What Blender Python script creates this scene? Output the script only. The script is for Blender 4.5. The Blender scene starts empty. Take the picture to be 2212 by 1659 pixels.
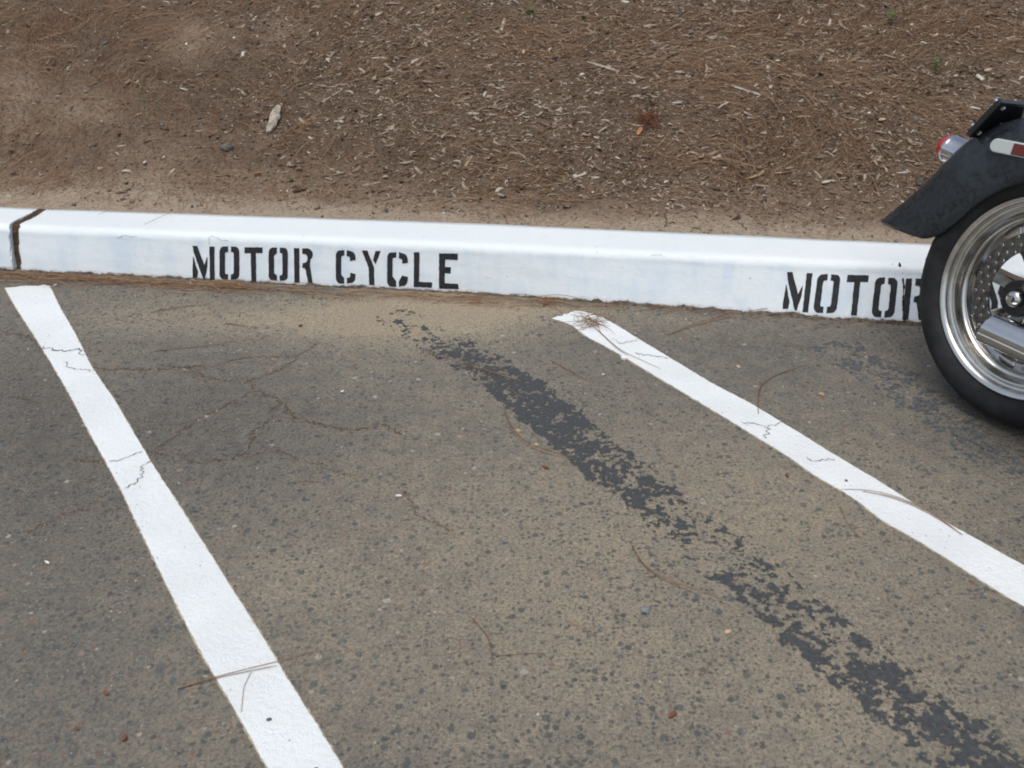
import bpy, bmesh, math, random
import numpy as np
from mathutils import Vector, Matrix
R = np.random.RandomState
sc = bpy.context.scene
# ------------------------------------------------------------------ camera, sky, sun, exposure
H, PITCH, ROLL, F = 1.238, .5141, -.0188, 2150.0          # focal length in units of a 2212 px wide picture
FW = np.array([0, math.cos(PITCH), -math.sin(PITCH)]); RT0 = np.array([1., 0, 0]); UP0 = np.cross(RT0, FW)
RT = math.cos(ROLL)*RT0 + math.sin(ROLL)*UP0; UP = -math.sin(ROLL)*RT0 + math.cos(ROLL)*UP0
CAM = np.array([0, 0, H])
cd = bpy.data.cameras.new('camera'); cam = bpy.data.objects.new('camera', cd); sc.collection.objects.link(cam)
cd.sensor_width = 36; cd.lens = F/2212*36; cd.clip_start = .05; cd.clip_end = 2000
cd.dof.use_dof = True; cd.dof.focus_distance = 2.9; cd.dof.aperture_fstop = 8.0
cam.matrix_world = Matrix(((RT[0], UP[0], -FW[0], 0), (RT[1], UP[1], -FW[1], 0), (RT[2], UP[2], -FW[2], H), (0, 0, 0, 1)))
sc.camera = cam
w = bpy.data.worlds.new('World'); sc.world = w; w.use_nodes = True
SUN_EL, SUN_AZ = math.radians(68), math.radians(-160)      # sun high behind thin cloud, behind the viewer and a little to the left
nt = w.node_tree; sky = nt.nodes.new('ShaderNodeTexSky'); sky.sky_type = 'NISHITA'; sky.sun_disc = False
sky.sun_elevation = SUN_EL; sky.sun_rotation = SUN_AZ; sky.dust_density = 3.5; sky.air_density = 1.0; sky.ozone_density = 1.0
hs_ = nt.nodes.new('ShaderNodeHueSaturation'); hs_.inputs['Saturation'].default_value = .68; nt.links.new(sky.outputs[0], hs_.inputs['Color']); nt.links.new(hs_.outputs[0], nt.nodes['Background'].inputs[0]); nt.nodes['Background'].inputs[1].default_value = .13
sd = bpy.data.lights.new('sun', 'SUN'); sd.energy = 1.3; sd.angle = math.radians(50); sd.color = (1, .985, .93)
sun = bpy.data.objects.new('sun', sd); sc.collection.objects.link(sun)
sun.rotation_euler = Vector((math.sin(SUN_AZ)*math.cos(SUN_EL), math.cos(SUN_AZ)*math.cos(SUN_EL), math.sin(SUN_EL))).to_track_quat('Z', 'Y').to_euler()
sc.view_settings.view_transform = 'Standard'; sc.view_settings.look = 'None'; sc.view_settings.gamma = 1
sc.view_settings.exposure = .15
sc.cycles.filter_width = 1.9
sc.render.resolution_x = 1024; sc.render.resolution_y = 768

# ------------------------------------------------------------------ projection helpers and noise
def proj(P):
    q = np.asarray(P) - CAM; z = q @ FW
    return np.stack([1106 + F*(q @ RT)/z, 829.5 - F*(q @ UP)/z], -1)
def ray(u, v): return FW + RT*(u-1106)/F - UP*(v-829.5)/F
def _h(ix, iy, s):
    n = (ix*374761393 + iy*668265263 + s*974634777) & 0xffffffff
    n = ((n ^ (n >> 13))*1274126177) & 0xffffffff
    return ((n ^ (n >> 16)) & 0xffff)/65535.
def vn(x, y, s=0):
    x = np.asarray(x, float); y = np.asarray(y, float)
    ix = np.floor(x).astype(np.int64); iy = np.floor(y).astype(np.int64); fx = x-ix; fy = y-iy
    fx = fx*fx*(3-2*fx); fy = fy*fy*(3-2*fy)
    return (_h(ix, iy, s)*(1-fx)+_h(ix+1, iy, s)*fx)*(1-fy) + (_h(ix, iy+1, s)*(1-fx)+_h(ix+1, iy+1, s)*fx)*fy
def fbm(x, y, s=0, o=4, g=.5):
    a = 1; t = 0; r = 0
    for i in range(o):
        r = r + a*vn(x*2**i+i*17.3, y*2**i-i*9.1, s+i); t += a; a *= g
    return r/t
def sst(x, a, b):
    t = np.clip((np.asarray(x, float)-a)/(b-a), 0, 1); return t*t*(3-2*t)

# ------------------------------------------------------------------ kerb frame: t along the kerb, q behind its front foot
D, TH, BAT, TOPW, KH = 2.6959, -.1705, .0523, .1652, .15
TD = np.array([math.cos(TH), math.sin(TH), 0]); QD = np.array([-math.sin(TH), math.cos(TH), 0]); O0 = np.array([0, D, 0])
def tq(x, y): return x*TD[0]+(y-D)*TD[1], x*QD[0]+(y-D)*QD[1]
def wxy(t, q): return t*TD[0]+q*QD[0], D+t*TD[1]+q*QD[1]
def gz(x, y):                                                    # gentle unevenness of the asphalt
    t, q = tq(x, y); k = np.exp(-(np.hypot(x, y-1.5)/6)**2)
    return k*(.009*(fbm(x*1.6, y*1.6, 3, 2)-.5) + .0015*(vn(x*6, y*6, 5)-.5))
BACK = BAT+TOPW
def bz(x, y):                                                    # the soil bank behind the kerb
    t, q = tq(x, y); d = np.maximum(q-BACK, 0)
    z = .139 + .07*np.minimum(d, .35) + .38*np.where(d > .22, np.minimum(d, 7)-.22, 0)*sst(d, .1, .5)
    z = z + .055*(fbm(x*1.1+4, y*1.3, 21, 3)-.5)*sst(d, .1, 1.)
    z = z + .016*(fbm(x*9, y*9, 31, 3)-.5)*sst(d, 0, .25) + .004*(vn(x*40, y*40, 41)-.5)
    z = z - .045*np.exp(-(d/.0035)**2)
    return z
def G(u, v):                                                     # where a line of sight meets the asphalt
    d = ray(u, v); P = CAM + d*(-H/d[2])
    for _ in range(3): P = CAM + d*((gz(P[0], P[1])-H)/d[2])
    return P
def B(u, v):                                                     # ... or the bank
    d = ray(u, v); s = 2.4
    for _ in range(4000):
        P = CAM+d*s
        if P[2] < bz(P[0], P[1]): break
        s += .003
    return P

# ------------------------------------------------------------------ mesh helpers
def make(name, V, Fc, mat, parent=None, smooth=False, attrs=None):
    V = np.asarray(V, np.float32); me = bpy.data.meshes.new(name)
    if isinstance(Fc, np.ndarray):
        n, k = Fc.shape
        me.vertices.add(len(V)); me.vertices.foreach_set('co', V.ravel())
        me.loops.add(n*k); me.loops.foreach_set('vertex_index', Fc.ravel().astype(np.int32))
        me.polygons.add(n); me.polygons.foreach_set('loop_start', np.arange(0, n*k, k, dtype=np.int32))
        me.update(calc_edges=True)
    else:
        me.from_pydata([tuple(map(float, v)) for v in V], [], [tuple(map(int, f)) for f in Fc]); me.update()
    if attrs:
        for k_, a in attrs.items():
            at = me.attributes.new(k_, 'FLOAT', 'POINT'); at.data.foreach_set('value', np.asarray(a, np.float32))
    if smooth: me.polygons.foreach_set('use_smooth', np.ones(len(me.polygons), bool))
    if mat: me.materials.append(mat)
    o = bpy.data.objects.new(name, me); sc.collection.objects.link(o)
    if parent: o.parent = parent
    return o
def tag(o, label=None, cat=None, group=None, kind=None):
    for k_, v in (('label', label), ('category', cat), ('group', group), ('kind', kind)):
        if v: o[k_] = v
    return o
def gridfaces(n, m, wrap=False):
    i, j = np.meshgrid(np.arange(n-1), np.arange(m if wrap else m-1), indexing='ij'); j2 = (j+1) % m
    return np.stack([i*m+j, (i+1)*m+j, (i+1)*m+j2, i*m+j2], -1).reshape(-1, 4)

# ------------------------------------------------------------------ materials
class MT:
    def __init__(s, name, rough=.8, metal=0., spec=.3):
        s.m = bpy.data.materials.new(name); s.m.use_nodes = True; s.nt = s.m.node_tree
        s.b = s.nt.nodes['Principled BSDF']; s.set(Roughness=rough, Metallic=metal); s.b.inputs['Specular IOR Level'].default_value = spec
        s._co = None
    def N(s, t, **k):
        n = s.nt.nodes.new('ShaderNode'+t)
        for a, b in k.items(): setattr(n, a, b)
        return n
    def put(s, sock, v):
        if isinstance(v, bpy.types.NodeSocket): s.nt.links.new(v, sock)
        elif isinstance(v, (tuple, list)) and len(v) == 3 and sock.type == 'RGBA': sock.default_value = (*v, 1)
        else: sock.default_value = v
    def set(s, **k):
        for a, b in k.items(): s.put(s.b.inputs[a.replace('_', ' ')], b)
        return s
    def co(s):
        if not s._co: s._co = s.N('TexCoord').outputs['Object']
        return s._co
    def noise(s, scale, detail=3, rough=.5, vec=None, out=0, dist=0):
        n = s.N('TexNoise'); s.put(n.inputs['Vector'], vec or s.co()); n.inputs['Scale'].default_value = scale
        n.inputs['Detail'].default_value = detail; n.inputs['Roughness'].default_value = rough; n.inputs['Distortion'].default_value = dist
        return n.outputs[out]
    def vor(s, scale, vec=None, feature='F1'):
        n = s.N('TexVoronoi', feature=feature); s.put(n.inputs['Vector'], vec or s.co()); n.inputs['Scale'].default_value = scale
        return n.outputs
    def math(s, op, a, b=0., c=0., clamp=False):
        n = s.N('Math', operation=op, use_clamp=clamp); s.put(n.inputs[0], a); s.put(n.inputs[1], b); s.put(n.inputs[2], c); return n.outputs[0]
    def map(s, x, a, b, c=0., d=1.):
        n = s.N('MapRange', interpolation_type='SMOOTHSTEP'); s.put(n.inputs[0], x)
        for i, q in enumerate((a, b, c, d)): s.put(n.inputs[1+i], q)
        return n.outputs[0]
    def mix(s, f, a, b, mode='MIX'):
        n = s.N('Mix', data_type='RGBA', blend_type=mode); s.put(n.inputs[0], f); s.put(n.inputs[6], a); s.put(n.inputs[7], b); return n.outputs[2]
    def ramp(s, f, stops):
        n = s.N('ValToRGB'); s.put(n.inputs[0], f); e = n.color_ramp.elements
        while len(e) < len(stops): e.new(.5)
        for x, (p, c) in zip(e, stops): x.position = p; x.color = (*c, 1)
        return n.outputs[0]
    def attr(s, name): return s.N('Attribute', attribute_name=name).outputs['Fac']
    def sep(s, c):
        n = s.N('SeparateColor'); s.put(n.inputs[0], c); return n.outputs
    def bump(s, h, dist=.002, st=1.):
        n = s.N('Bump'); s.put(n.inputs['Height'], h); n.inputs['Distance'].default_value = dist; n.inputs['Strength'].default_value = st
        s.nt.links.new(n.outputs[0], s.b.inputs['Normal']); return s
    def warp(s, scale, amt):
        n = s.N('VectorMath', operation='MULTIPLY_ADD'); s.put(n.inputs[0], s.noise(scale, 2, out=1)); n.inputs[1].default_value = (amt,)*3
        s.put(n.inputs[2], s.co()); return n.outputs[0]
def simple(name, col, rough=.6, metal=0., spec=.3, var=.15, scale=60, bump=0.):
    m = MT(name, rough, metal, spec); n = m.noise(scale, 4)
    m.set(Base_Color=m.mix(m.map(n, .3, .7), tuple(c*(1-var) for c in col), tuple(min(1, c*(1+var)) for c in col)))
    if bump: m.bump(n, bump)
    return m.m

def m_asphalt():
    m = MT('asphalt', .85, spec=.25); dust = m.attr('dust'); dark = m.attr('dark')
    big = m.noise(2.2, 5, .6); mid = m.noise(23, 5, .65); fine = m.noise(420, 4, .7); fine2 = m.noise(150, 3, .6)
    d2 = m.math('ADD', dust, m.math('MULTIPLY', m.math('SUBTRACT', mid, .5), .8))
    d2 = m.math('ADD', d2, m.math('MULTIPLY', m.math('SUBTRACT', big, .5), .5))
    base = m.ramp(d2, [(0., (.118, .109, .095)), (.35, (.174, .158, .133)), (.7, (.262, .229, .174)), (1., (.330, .277, .200))])
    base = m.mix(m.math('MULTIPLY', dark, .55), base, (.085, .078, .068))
    base = m.mix(1., base, m.ramp(fine, [(.30, (.6, .6, .62)), (.5, (1, 1, 1)), (.72, (1.4, 1.37, 1.3))]), 'MULTIPLY')
    base = m.mix(.8, base, m.ramp(fine2, [(.3, (.52, .54, .58)), (.52, (1, 1, 1)), (.72, (1.28, 1.26, 1.2))]), 'MULTIPLY')
    cover = m.map(d2, .75, 1.15, 1., .12)                        # thick dust hides the stones
    hts = []
    for sc_, pick, rad, wrp in ((60, .60, .46, .006), (98, .50, .46, .004), (200, .46, .46, .002)):
        vec = m.warp(sc_*1.3, wrp); v = m.vor(sc_, vec); c = m.sep(v['Color'])
        thr = m.math('MULTIPLY_ADD', c[1], rad*.6, rad*.4)
        msk = m.math('MULTIPLY', m.map(m.math('SUBTRACT', v['Distance'], thr), -.07, .03, 1., 0.), m.math('GREATER_THAN', c[0], pick))
        msk = m.math('MULTIPLY', m.math('MULTIPLY', msk, cover), m.map(c[2], 0, 1, .6, .95))
        col = m.ramp(c[2], [(0., (.076, .094, .098)), (.35, (.046, .058, .065)), (.6, (.088, .095, .090)), (.85, (.120, .142, .132)), (.92, (.20, .19, .155)), (.965, (.20, .11, .075)), (.99, (.36, .33, .28))])
        base = m.mix(msk, base, col); hts.append(msk)
    v = m.vor(260); c = m.sep(v['Color'])
    sp = m.math('MULTIPLY', m.math('LESS_THAN', v['Distance'], .26), m.math('GREATER_THAN', c[0], .972))
    base = m.mix(m.math('MULTIPLY', sp, .8), base, (.46, .43, .37))
    h = m.math('ADD', m.math('MULTIPLY', fine, .5), m.math('MULTIPLY', fine2, .9)); h = m.math('ADD', h, m.math('MULTIPLY', hts[1], .25))
    m.set(Base_Color=base).bump(h, .0032, .9); return m.m
def m_soil():
    m = MT('soil', .95, spec=.1); clay = m.attr('clay')
    n1 = m.noise(9, 6, .65); n2 = m.noise(70, 5, .7); n3 = m.noise(400, 3, .7)
    k = m.math('ADD', clay, m.math('MULTIPLY', m.math('SUBTRACT', n1, .5), .9))
    k = m.math('ADD', k, m.math('MULTIPLY', m.math('SUBTRACT', n2, .5), .5))
    base = m.ramp(k, [(0., (.090, .060, .040)), (.4, (.180, .130, .092)), (.75, (.268, .207, .150)), (1., (.36, .290, .216))])
    base = m.mix(1., base, m.ramp(n3, [(.3, (.5, .5, .5)), (.5, (1, 1, 1)), (.7, (1.4, 1.4, 1.4))]), 'MULTIPLY')
    base = m.mix(.8, base, m.ramp(n2, [(.32, (.5, .5, .5)), (.5, (1, 1, 1)), (.7, (1.2, 1.18, 1.15))]), 'MULTIPLY')
    v = m.vor(120, m.warp(150, .004)); c = m.sep(v['Color'])
    msk = m.math('MULTIPLY', m.math('LESS_THAN', v['Distance'], .33), m.math('GREATER_THAN', c[0], .86))
    base = m.mix(msk, base, m.ramp(c[2], [(0., (.09, .10, .10)), (.6, (.13, .12, .10)), (.9, (.34, .28, .21))]))
    m.set(Base_Color=base).bump(m.math('ADD', n2, m.math('MULTIPLY', n3, .5)), .006, .9); return m.m
def m_linepaint(tint=(.84, .875, .88)):
    m = MT('white_line_paint', .55, spec=.35)
    n = m.noise(5, 4); f = m.noise(380, 3, .6); g = m.noise(90, 4, .6)
    base = m.mix(m.map(n, .35, .7), tint, tuple(c*.93 for c in tint))
    v = m.vor(85, m.warp(120, .005)); c = m.sep(v['Color'])
    wear = m.map(m.noise(4, 3), .42, .62)
    pit = m.math('MULTIPLY', m.math('LESS_THAN', v['Distance'], m.math('MULTIPLY_ADD', c[1], .13, .03)), m.math('GREATER_THAN', c[0], m.math('MULTIPLY_ADD', wear, -.45, .97)))
    base = m.mix(m.math('MULTIPLY', pit, .85), base, (.13, .14, .15))
    base = m.mix(m.map(g, .62, .8, 0., .35), base, (.52, .52, .50))
    base = m.mix(m.map(m.noise(11, 6, .72), .58, .80, 0., .35), base, (.50, .47, .42))
    m.set(Base_Color=base).bump(m.math('ADD', f, m.math('MULTIPLY', g, 1.6)), .0032, .8); return m.m
def m_curb():
    m = MT('painted_kerb', .5, spec=.35); h = m.attr('hgt')
    n = m.noise(26, 5, .62); big = m.noise(4.5, 3); f = m.noise(330, 3); g = m.noise(60, 5, .6)
    st = m.N('Mapping'); m.put(st.inputs['Vector'], m.co()); st.inputs['Scale'].default_value = (9, 9, 1.6)
    streak = m.noise(1.6, 4, .6, vec=st.outputs[0])
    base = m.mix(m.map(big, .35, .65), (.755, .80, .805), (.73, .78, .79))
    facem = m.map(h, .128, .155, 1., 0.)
    base = m.mix(m.math('MULTIPLY', facem, .35), base, (.66, .74, .82))  # front face tinted bluish: the sky's cast is put into the paint colour
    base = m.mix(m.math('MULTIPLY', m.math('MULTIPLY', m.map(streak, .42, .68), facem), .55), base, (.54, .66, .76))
    base = m.mix(m.math('MULTIPLY', m.map(g, .55, .78), .35), base, (.62, .63, .62))
    v = m.vor(42, m.warp(70, .012)); c = m.sep(v['Color']); pit = m.math('MULTIPLY', m.math('LESS_THAN', v['Distance'], m.math('MULTIPLY', c[1], .13)), m.math('GREATER_THAN', c[0], .90))
    base = m.mix(m.math('MULTIPLY', pit, .6), base, (.30, .28, .25))
    sc2 = m.N('Mapping'); m.put(sc2.inputs['Vector'], m.co()); sc2.inputs['Scale'].default_value = (1, 1, 5); scuff = m.noise(9, 6, .75, vec=sc2.outputs[0])
    base = m.mix(m.map(scuff, .60, .74, 0., .45), base, (.50, .49, .46))
    hh = m.math('MULTIPLY_ADD', m.math('SUBTRACT', n, .5), .030, h)
    raw = m.map(hh, .0105, .0145, 1., 0.)
    fring = m.map(hh, .013, .022, .40, 0.)
    conc = m.mix(m.map(g, .35, .65), (.075, .064, .054), (.19, .165, .135))
    base = m.mix(fring, base, (.42, .39, .35)); base = m.mix(raw, base, conc)
    m.set(Base_Color=base, Roughness=m.map(raw, 0, 1, .5, .95)).bump(m.math('ADD', g, m.math('MULTIPLY', f, .35)), .0022, .6); return m.m
def m_island(name, stops, rough=.85, spec=.15, scale=200, bump=.0008, var=.5):
    m = MT(name, rough, spec=spec); g = m.N('NewGeometry').outputs['Random Per Island']
    n = m.noise(scale, 3, .6)
    c = m.mix(var, m.ramp(g, stops), m.ramp(n, [(.3, (.55, .55, .55)), (.6, (1.1, 1.1, 1.1))]), 'MULTIPLY')
    m.set(Base_Color=c).bump(n, bump); return m.m
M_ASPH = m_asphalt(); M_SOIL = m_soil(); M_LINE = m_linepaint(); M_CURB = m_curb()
M_CHIP = m_island('wood_chip', [(0., (.060, .042, .030)), (.22, (.15, .105, .073)), (.48, (.245, .185, .132)), (.74, (.33, .268, .20)), (.93, (.43, .37, .30)), (.99, (.58, .54, .47))])
M_NEED = m_island('pine_needle', [(0., (.150, .078, .043)), (.4, (.26, .142, .075)), (.8, (.35, .215, .118)), (1., (.44, .32, .20))], .6, .3, 60, .0003, .3)
M_CLOD = m_island('soil_crumb', [(0., (.085, .062, .044)), (.6, (.16, .12, .085)), (.9, (.24, .19, .14)), (1., (.33, .275, .215))])
M_PEB = m_island('pebble', [(0., (.085, .095, .098)), (.45, (.12, .13, .13)), (.65, (.17, .155, .13)), (.85, (.24, .19, .14)), (1., (.45, .42, .36))], .7, .3, 90)
M_GRIT = m_island('grit', [(0., (.10, .11, .11)), (.4, (.26, .21, .15)), (.6, (.16, .07, .045)), (.75, (.5, .47, .42)), (1., (.68, .66, .62))])
M_OLDLINE = simple('black_cover_paint', (.056, .060, .062), .65, spec=.35, var=.22, scale=130, bump=.0012)
M_FAINT = simple('faded_cover_paint', (.088, .096, .102), .75, spec=.25, var=.35, scale=130, bump=.0012)
M_STENCIL = simple('black_stencil_paint', (.020, .021, .024), .6, spec=.3, var=.3, scale=70)
M_CRACK = simple('crack_fill', (.105, .074, .052), .95, spec=.05, var=.4, scale=150)
M_HAIR = simple('hairline_crack', (.10, .105, .105), .9, spec=.05, var=.3, scale=150)
M_CREAM = simple('old_cream_paint', (.44, .39, .29), .8, spec=.1, var=.25, scale=90, bump=.001)
M_BARK = simple('weathered_wood', (.33, .285, .235), .9, spec=.1, var=.35, scale=45, bump=.003)
M_WHITE = simple('white_fleck', (.74, .73, .70), .8, var=.08)
M_GREYST = simple('grey_stone', (.17, .19, .19), .75, var=.3, scale=50, bump=.002)
M_TANST = simple('tan_stone', (.42, .33, .20), .8, var=.25, scale=50, bump=.002)
M_DARKST = simple('dark_stone', (.075, .085, .092), .75, var=.3, scale=50, bump=.002)
M_LEAFT = simple('tan_leaf', (.46, .33, .21), .7, var=.15, scale=40, bump=.001)
M_LEAFO = simple('orange_leaf', (.42, .20, .10), .7, var=.2, scale=40, bump=.001)
M_LEAFR = simple('red_brown_leaf', (.17, .065, .038), .75, var=.3, scale=60, bump=.001)
M_LEAFG = simple('pale_leaf', (.40, .36, .30), .75, var=.2, scale=60, bump=.001)
M_GREEN = simple('green_leaf', (.075, .20, .040), .6, var=.25, scale=80)

# ------------------------------------------------------------------ asphalt: one sheet to the horizon, kerb aligned
def uvfield(x, y, z):
    q = np.stack([x, y, z], -1)-CAM; zz = q @ FW; ok = zz > .3; zz = np.where(ok, zz, .3)
    return 1106+F*(q @ RT)/zz, 829.5-F*(q @ UP)/zz
def blobs(u, v, L):
    r = 0
    for cu, cv, su, sv, a in L: r = r + a*np.exp(-((u-cu)/su)**2-((v-cv)/sv)**2)
    return r
far = [4.6, 5.5, 7, 10, 16, 30, 60, 120, 300]
ts = np.array([-x for x in far[::-1]] + list(np.arange(-4.2, 4.21, .02)) + far)
qs = np.array([-x for x in far[::-1]][:-1] + list(np.arange(-5, -2.9, .1)) + list(np.arange(-2.88, .07, .02)))
Tg, Qg = np.meshgrid(ts, qs, indexing='ij'); Xg, Yg = wxy(Tg, Qg); Zg = gz(Xg, Yg)
Zg = Zg + .006*sst(Qg, -.10, .02)                                # dirt banked against the kerb foot
ug, vg = uvfield(Xg, Yg, Zg)
dust = .44+blobs(ug, vg, [(560, 690, 420, 38, .42), (930, 690, 230, 60, .62), (1050, 660, 260, 30, .5), (230, 800, 90, 60, .1),
    (1150, 1300, 460, 360, .26), (1500, 900, 500, 120, -.08), (2000, 1100, 300, 120, .12), (1560, 1080, 320, 170, .22), (1850, 1500, 380, 200, .25),
    (420, 950, 300, 170, -.22), (60, 900, 120, 250, -.18), (150, 1400, 220, 400, -.15), (1600, 760, 350, 60, -.12), (1950, 830, 260, 120, -.06), (640, 1260, 170, 80, .2), (1300, 740, 120, 60, -.05), (1900, 780, 120, 50, .14)])
dark = blobs(ug, vg, [(100, 1000, 160, 300, .25), (2050, 790, 160, 60, .12), (2150, 960, 160, 60, .5), (1500, 740, 400, 30, .12), (430, 900, 260, 110, .18)])
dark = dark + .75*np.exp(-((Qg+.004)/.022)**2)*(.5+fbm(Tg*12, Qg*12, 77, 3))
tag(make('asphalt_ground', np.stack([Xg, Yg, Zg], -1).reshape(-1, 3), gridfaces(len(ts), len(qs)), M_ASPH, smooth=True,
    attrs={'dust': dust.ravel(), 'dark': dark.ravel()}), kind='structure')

# ------------------------------------------------------------------ soil bank
qb = np.array(list(BACK+np.array([-.06, -.02, 0, .002, .004, .0065, .009]))+list(BACK+np.arange(.012, 2.8, .015))+[BACK+x for x in (3, 3.5, 4.2, 5, 6, 7, 9, 14, 25, 60, 150, 400)])
tb = np.array([-x for x in far[::-1]] + list(np.arange(-4.2, 4.21, .016)) + far)
Tb, Qb = np.meshgrid(tb, qb, indexing='ij'); Xb, Yb = wxy(Tb, Qb); Zb = bz(Xb, Yb)
Zb = np.where(Qb < BACK-.01, .03, Zb)
ub, vb = uvfield(Xb, Yb, Zb)
def clayf(x, y, u, v):
    d = tq(x, y)[1]-BACK
    c = .15+1.0*np.exp(-(d/(.17+.09*vn(x*1.7, y*0, 61)))**2)
    return c+blobs(u, v, [(410, 85, 60, 45, .50), (200, 230, 90, 50, .38), (60, 260, 90, 60, .30), (30, 180, 60, 60, .35), (100, 400, 300, 45, .3), (600, 60, 70, 40, .25), (330, 330, 120, 40, .2), (1750, 420, 200, 40, .25)])
CL = clayf(Xb, Yb, ub, vb)
tag(make('soil_bank', np.stack([Xb, Yb, Zb], -1).reshape(-1, 3), gridfaces(len(tb), len(qb)), M_SOIL, smooth=True, attrs={'clay': CL.ravel()}), kind='structure')

# ------------------------------------------------------------------ kerb
KU = np.array([40, 1000, 1621, 1993.])
def tof(u): 
    d = ray(u, 560); n = np.cross(TD, QD*BAT+np.array([0, 0, KH])); return float(((CAM+d*(((O0-CAM)@n)/(d@n)))-O0)@TD)
KT = np.array([tof(u) for u in KU])
def footq(t): return np.interp(t, KT, [.010, .018, -.012, -.036])
def topz(t): return KH+np.interp(t, KT, [-.005, .001, .002, .002])
def backz(t): return KH+np.interp(t, KT, [-.007, .005, .002, .000])
def kface(t, h, off=0.):                                         # point on the battered front face at height h
    t = np.asarray(t, float); k = np.asarray(h, float)/KH
    q = footq(t)*(1-k)+BAT*k; z = h*topz(t)/KH
    P = O0+np.multiply.outer(t, TD)+np.multiply.outer(q-off*.94, QD); P[..., 2] += z+off*.33; return P
def onface(u, v):
    t, h = tof(u), .07
    for _ in range(12):
        f = proj(kface(t, h)); a = (proj(kface(t+1e-4, h))-f)/1e-4; b = (proj(kface(t, h+1e-4))-f)/1e-4
        dt, dh = np.linalg.solve(np.array([a, b]).T, np.array([u, v])-f); t += dt; h += dh
    return t, h
def curb(name, t0, t1, ch0=0., ch1=0.):
    t = np.arange(t0, t1, .012); t = np.append(t, t1); n = len(t)
    prof = [('f', h) for h in np.linspace(-.03, .122, 18)]
    for a in np.linspace(12, 78, 7): prof.append(('r', math.radians(a)))
    for s in np.linspace(.05, 1, 8): prof.append(('t', s))
    prof.append(('b', -.06))
    V = np.zeros((n, len(prof), 3)); hg = np.zeros((n, len(prof)))
    for j, (k, val) in enumerate(prof):
        if k == 'f': P = kface(t, np.full(n, val)); hv = val
        elif k == 'r':
            c0 = kface(t, np.full(n, .122)); q1 = BAT+.020; e = np.sin(val); g_ = 1-np.cos(val)
            P = c0.copy(); P += np.multiply.outer(np.full(n, g_*.026+e*.003), QD); P[:, 2] = c0[:, 2]+(topz(t)-c0[:, 2])*e; hv = .122+.04*e
        elif k == 't':
            q = BAT+.014+(TOPW-.014)*val
            P = O0+np.multiply.outer(t, TD)+np.multiply.outer(np.full(n, q), QD); P[:, 2] = topz(t)*(1-val)+backz(t)*val; hv = .17
        else:
            P = V[:, j-1].copy(); P[:, 2] -= .15; P += QD*.004; hv = .17
        wv = .0022*(fbm(t*7+j*.25, t*0+j*.3, 91, 3)-.5)
        P = P-np.multiply.outer(wv, QD); P[:, 2] += .0016*(fbm(t*5+50, t*0+j*.2, 93, 3)-.5)
        if k == 't' and val > .98: P += np.multiply.outer(.007*(fbm(t*14, t*0, 95, 4)-.5), QD)
        V[:, j] = P; hg[:, j] = hv
    if ch0:                                                      # worn arris at the open joint
        k = np.exp(-((t-t0)/.012))*ch0
        V += np.multiply.outer(k, np.ones(len(prof)))[..., None]*TD*(.3+np.array([vn(j*.7, 0, 5) for j in range(len(prof))]))[None, :, None]
    if ch1:
        k = np.exp(-((t1-t)/.012))*ch1
        V -= np.multiply.outer(k, np.ones(len(prof)))[..., None]*TD*(.3+1.4*np.array([vn(j*.9, 3, 6) for j in range(len(prof))]))[None, :, None]
    m = len(prof); Fq = [tuple(f) for f in gridfaces(n, m)]
    Fq += [tuple(range(m-1, -1, -1)), tuple((n-1)*m+j for j in range(m))]
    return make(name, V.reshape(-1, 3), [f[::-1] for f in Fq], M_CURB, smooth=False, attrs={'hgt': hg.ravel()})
TJ = .5*(onface(24, 560)[0]+onface(44, 560)[0])
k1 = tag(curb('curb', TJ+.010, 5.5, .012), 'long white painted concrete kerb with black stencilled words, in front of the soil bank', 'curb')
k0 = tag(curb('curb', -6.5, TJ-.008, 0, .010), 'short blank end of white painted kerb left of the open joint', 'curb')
bpy.context.view_layer.update()
for o in (k0, k1):
    sm = np.ones(len(o.data.polygons), bool); sm[-2:] = False; o.data.polygons.foreach_set('use_smooth', sm)
# dirt packed in the open joint
hs = np.linspace(-.01, .128, 16); V = []
for h in hs:
    for i, t in enumerate(np.linspace(TJ-.016, TJ+.018, 6)): V.append(kface(t, h, -.016-.006*vn(h*90, i, 3)))
for s in np.linspace(.12, 1, 12):
    for i, t in enumerate(np.linspace(TJ-.016, TJ+.018, 6)):
        P = O0+TD*t+QD*(BAT+TOPW*s); P[2] = .137+.008*vn(s*12, i, 8); V.append(P)
make('joint_filler', V, gridfaces(28, 6)[:, ::-1].copy(), M_SOIL, parent=k1, attrs={'clay': np.full(len(V), .0)})

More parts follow.
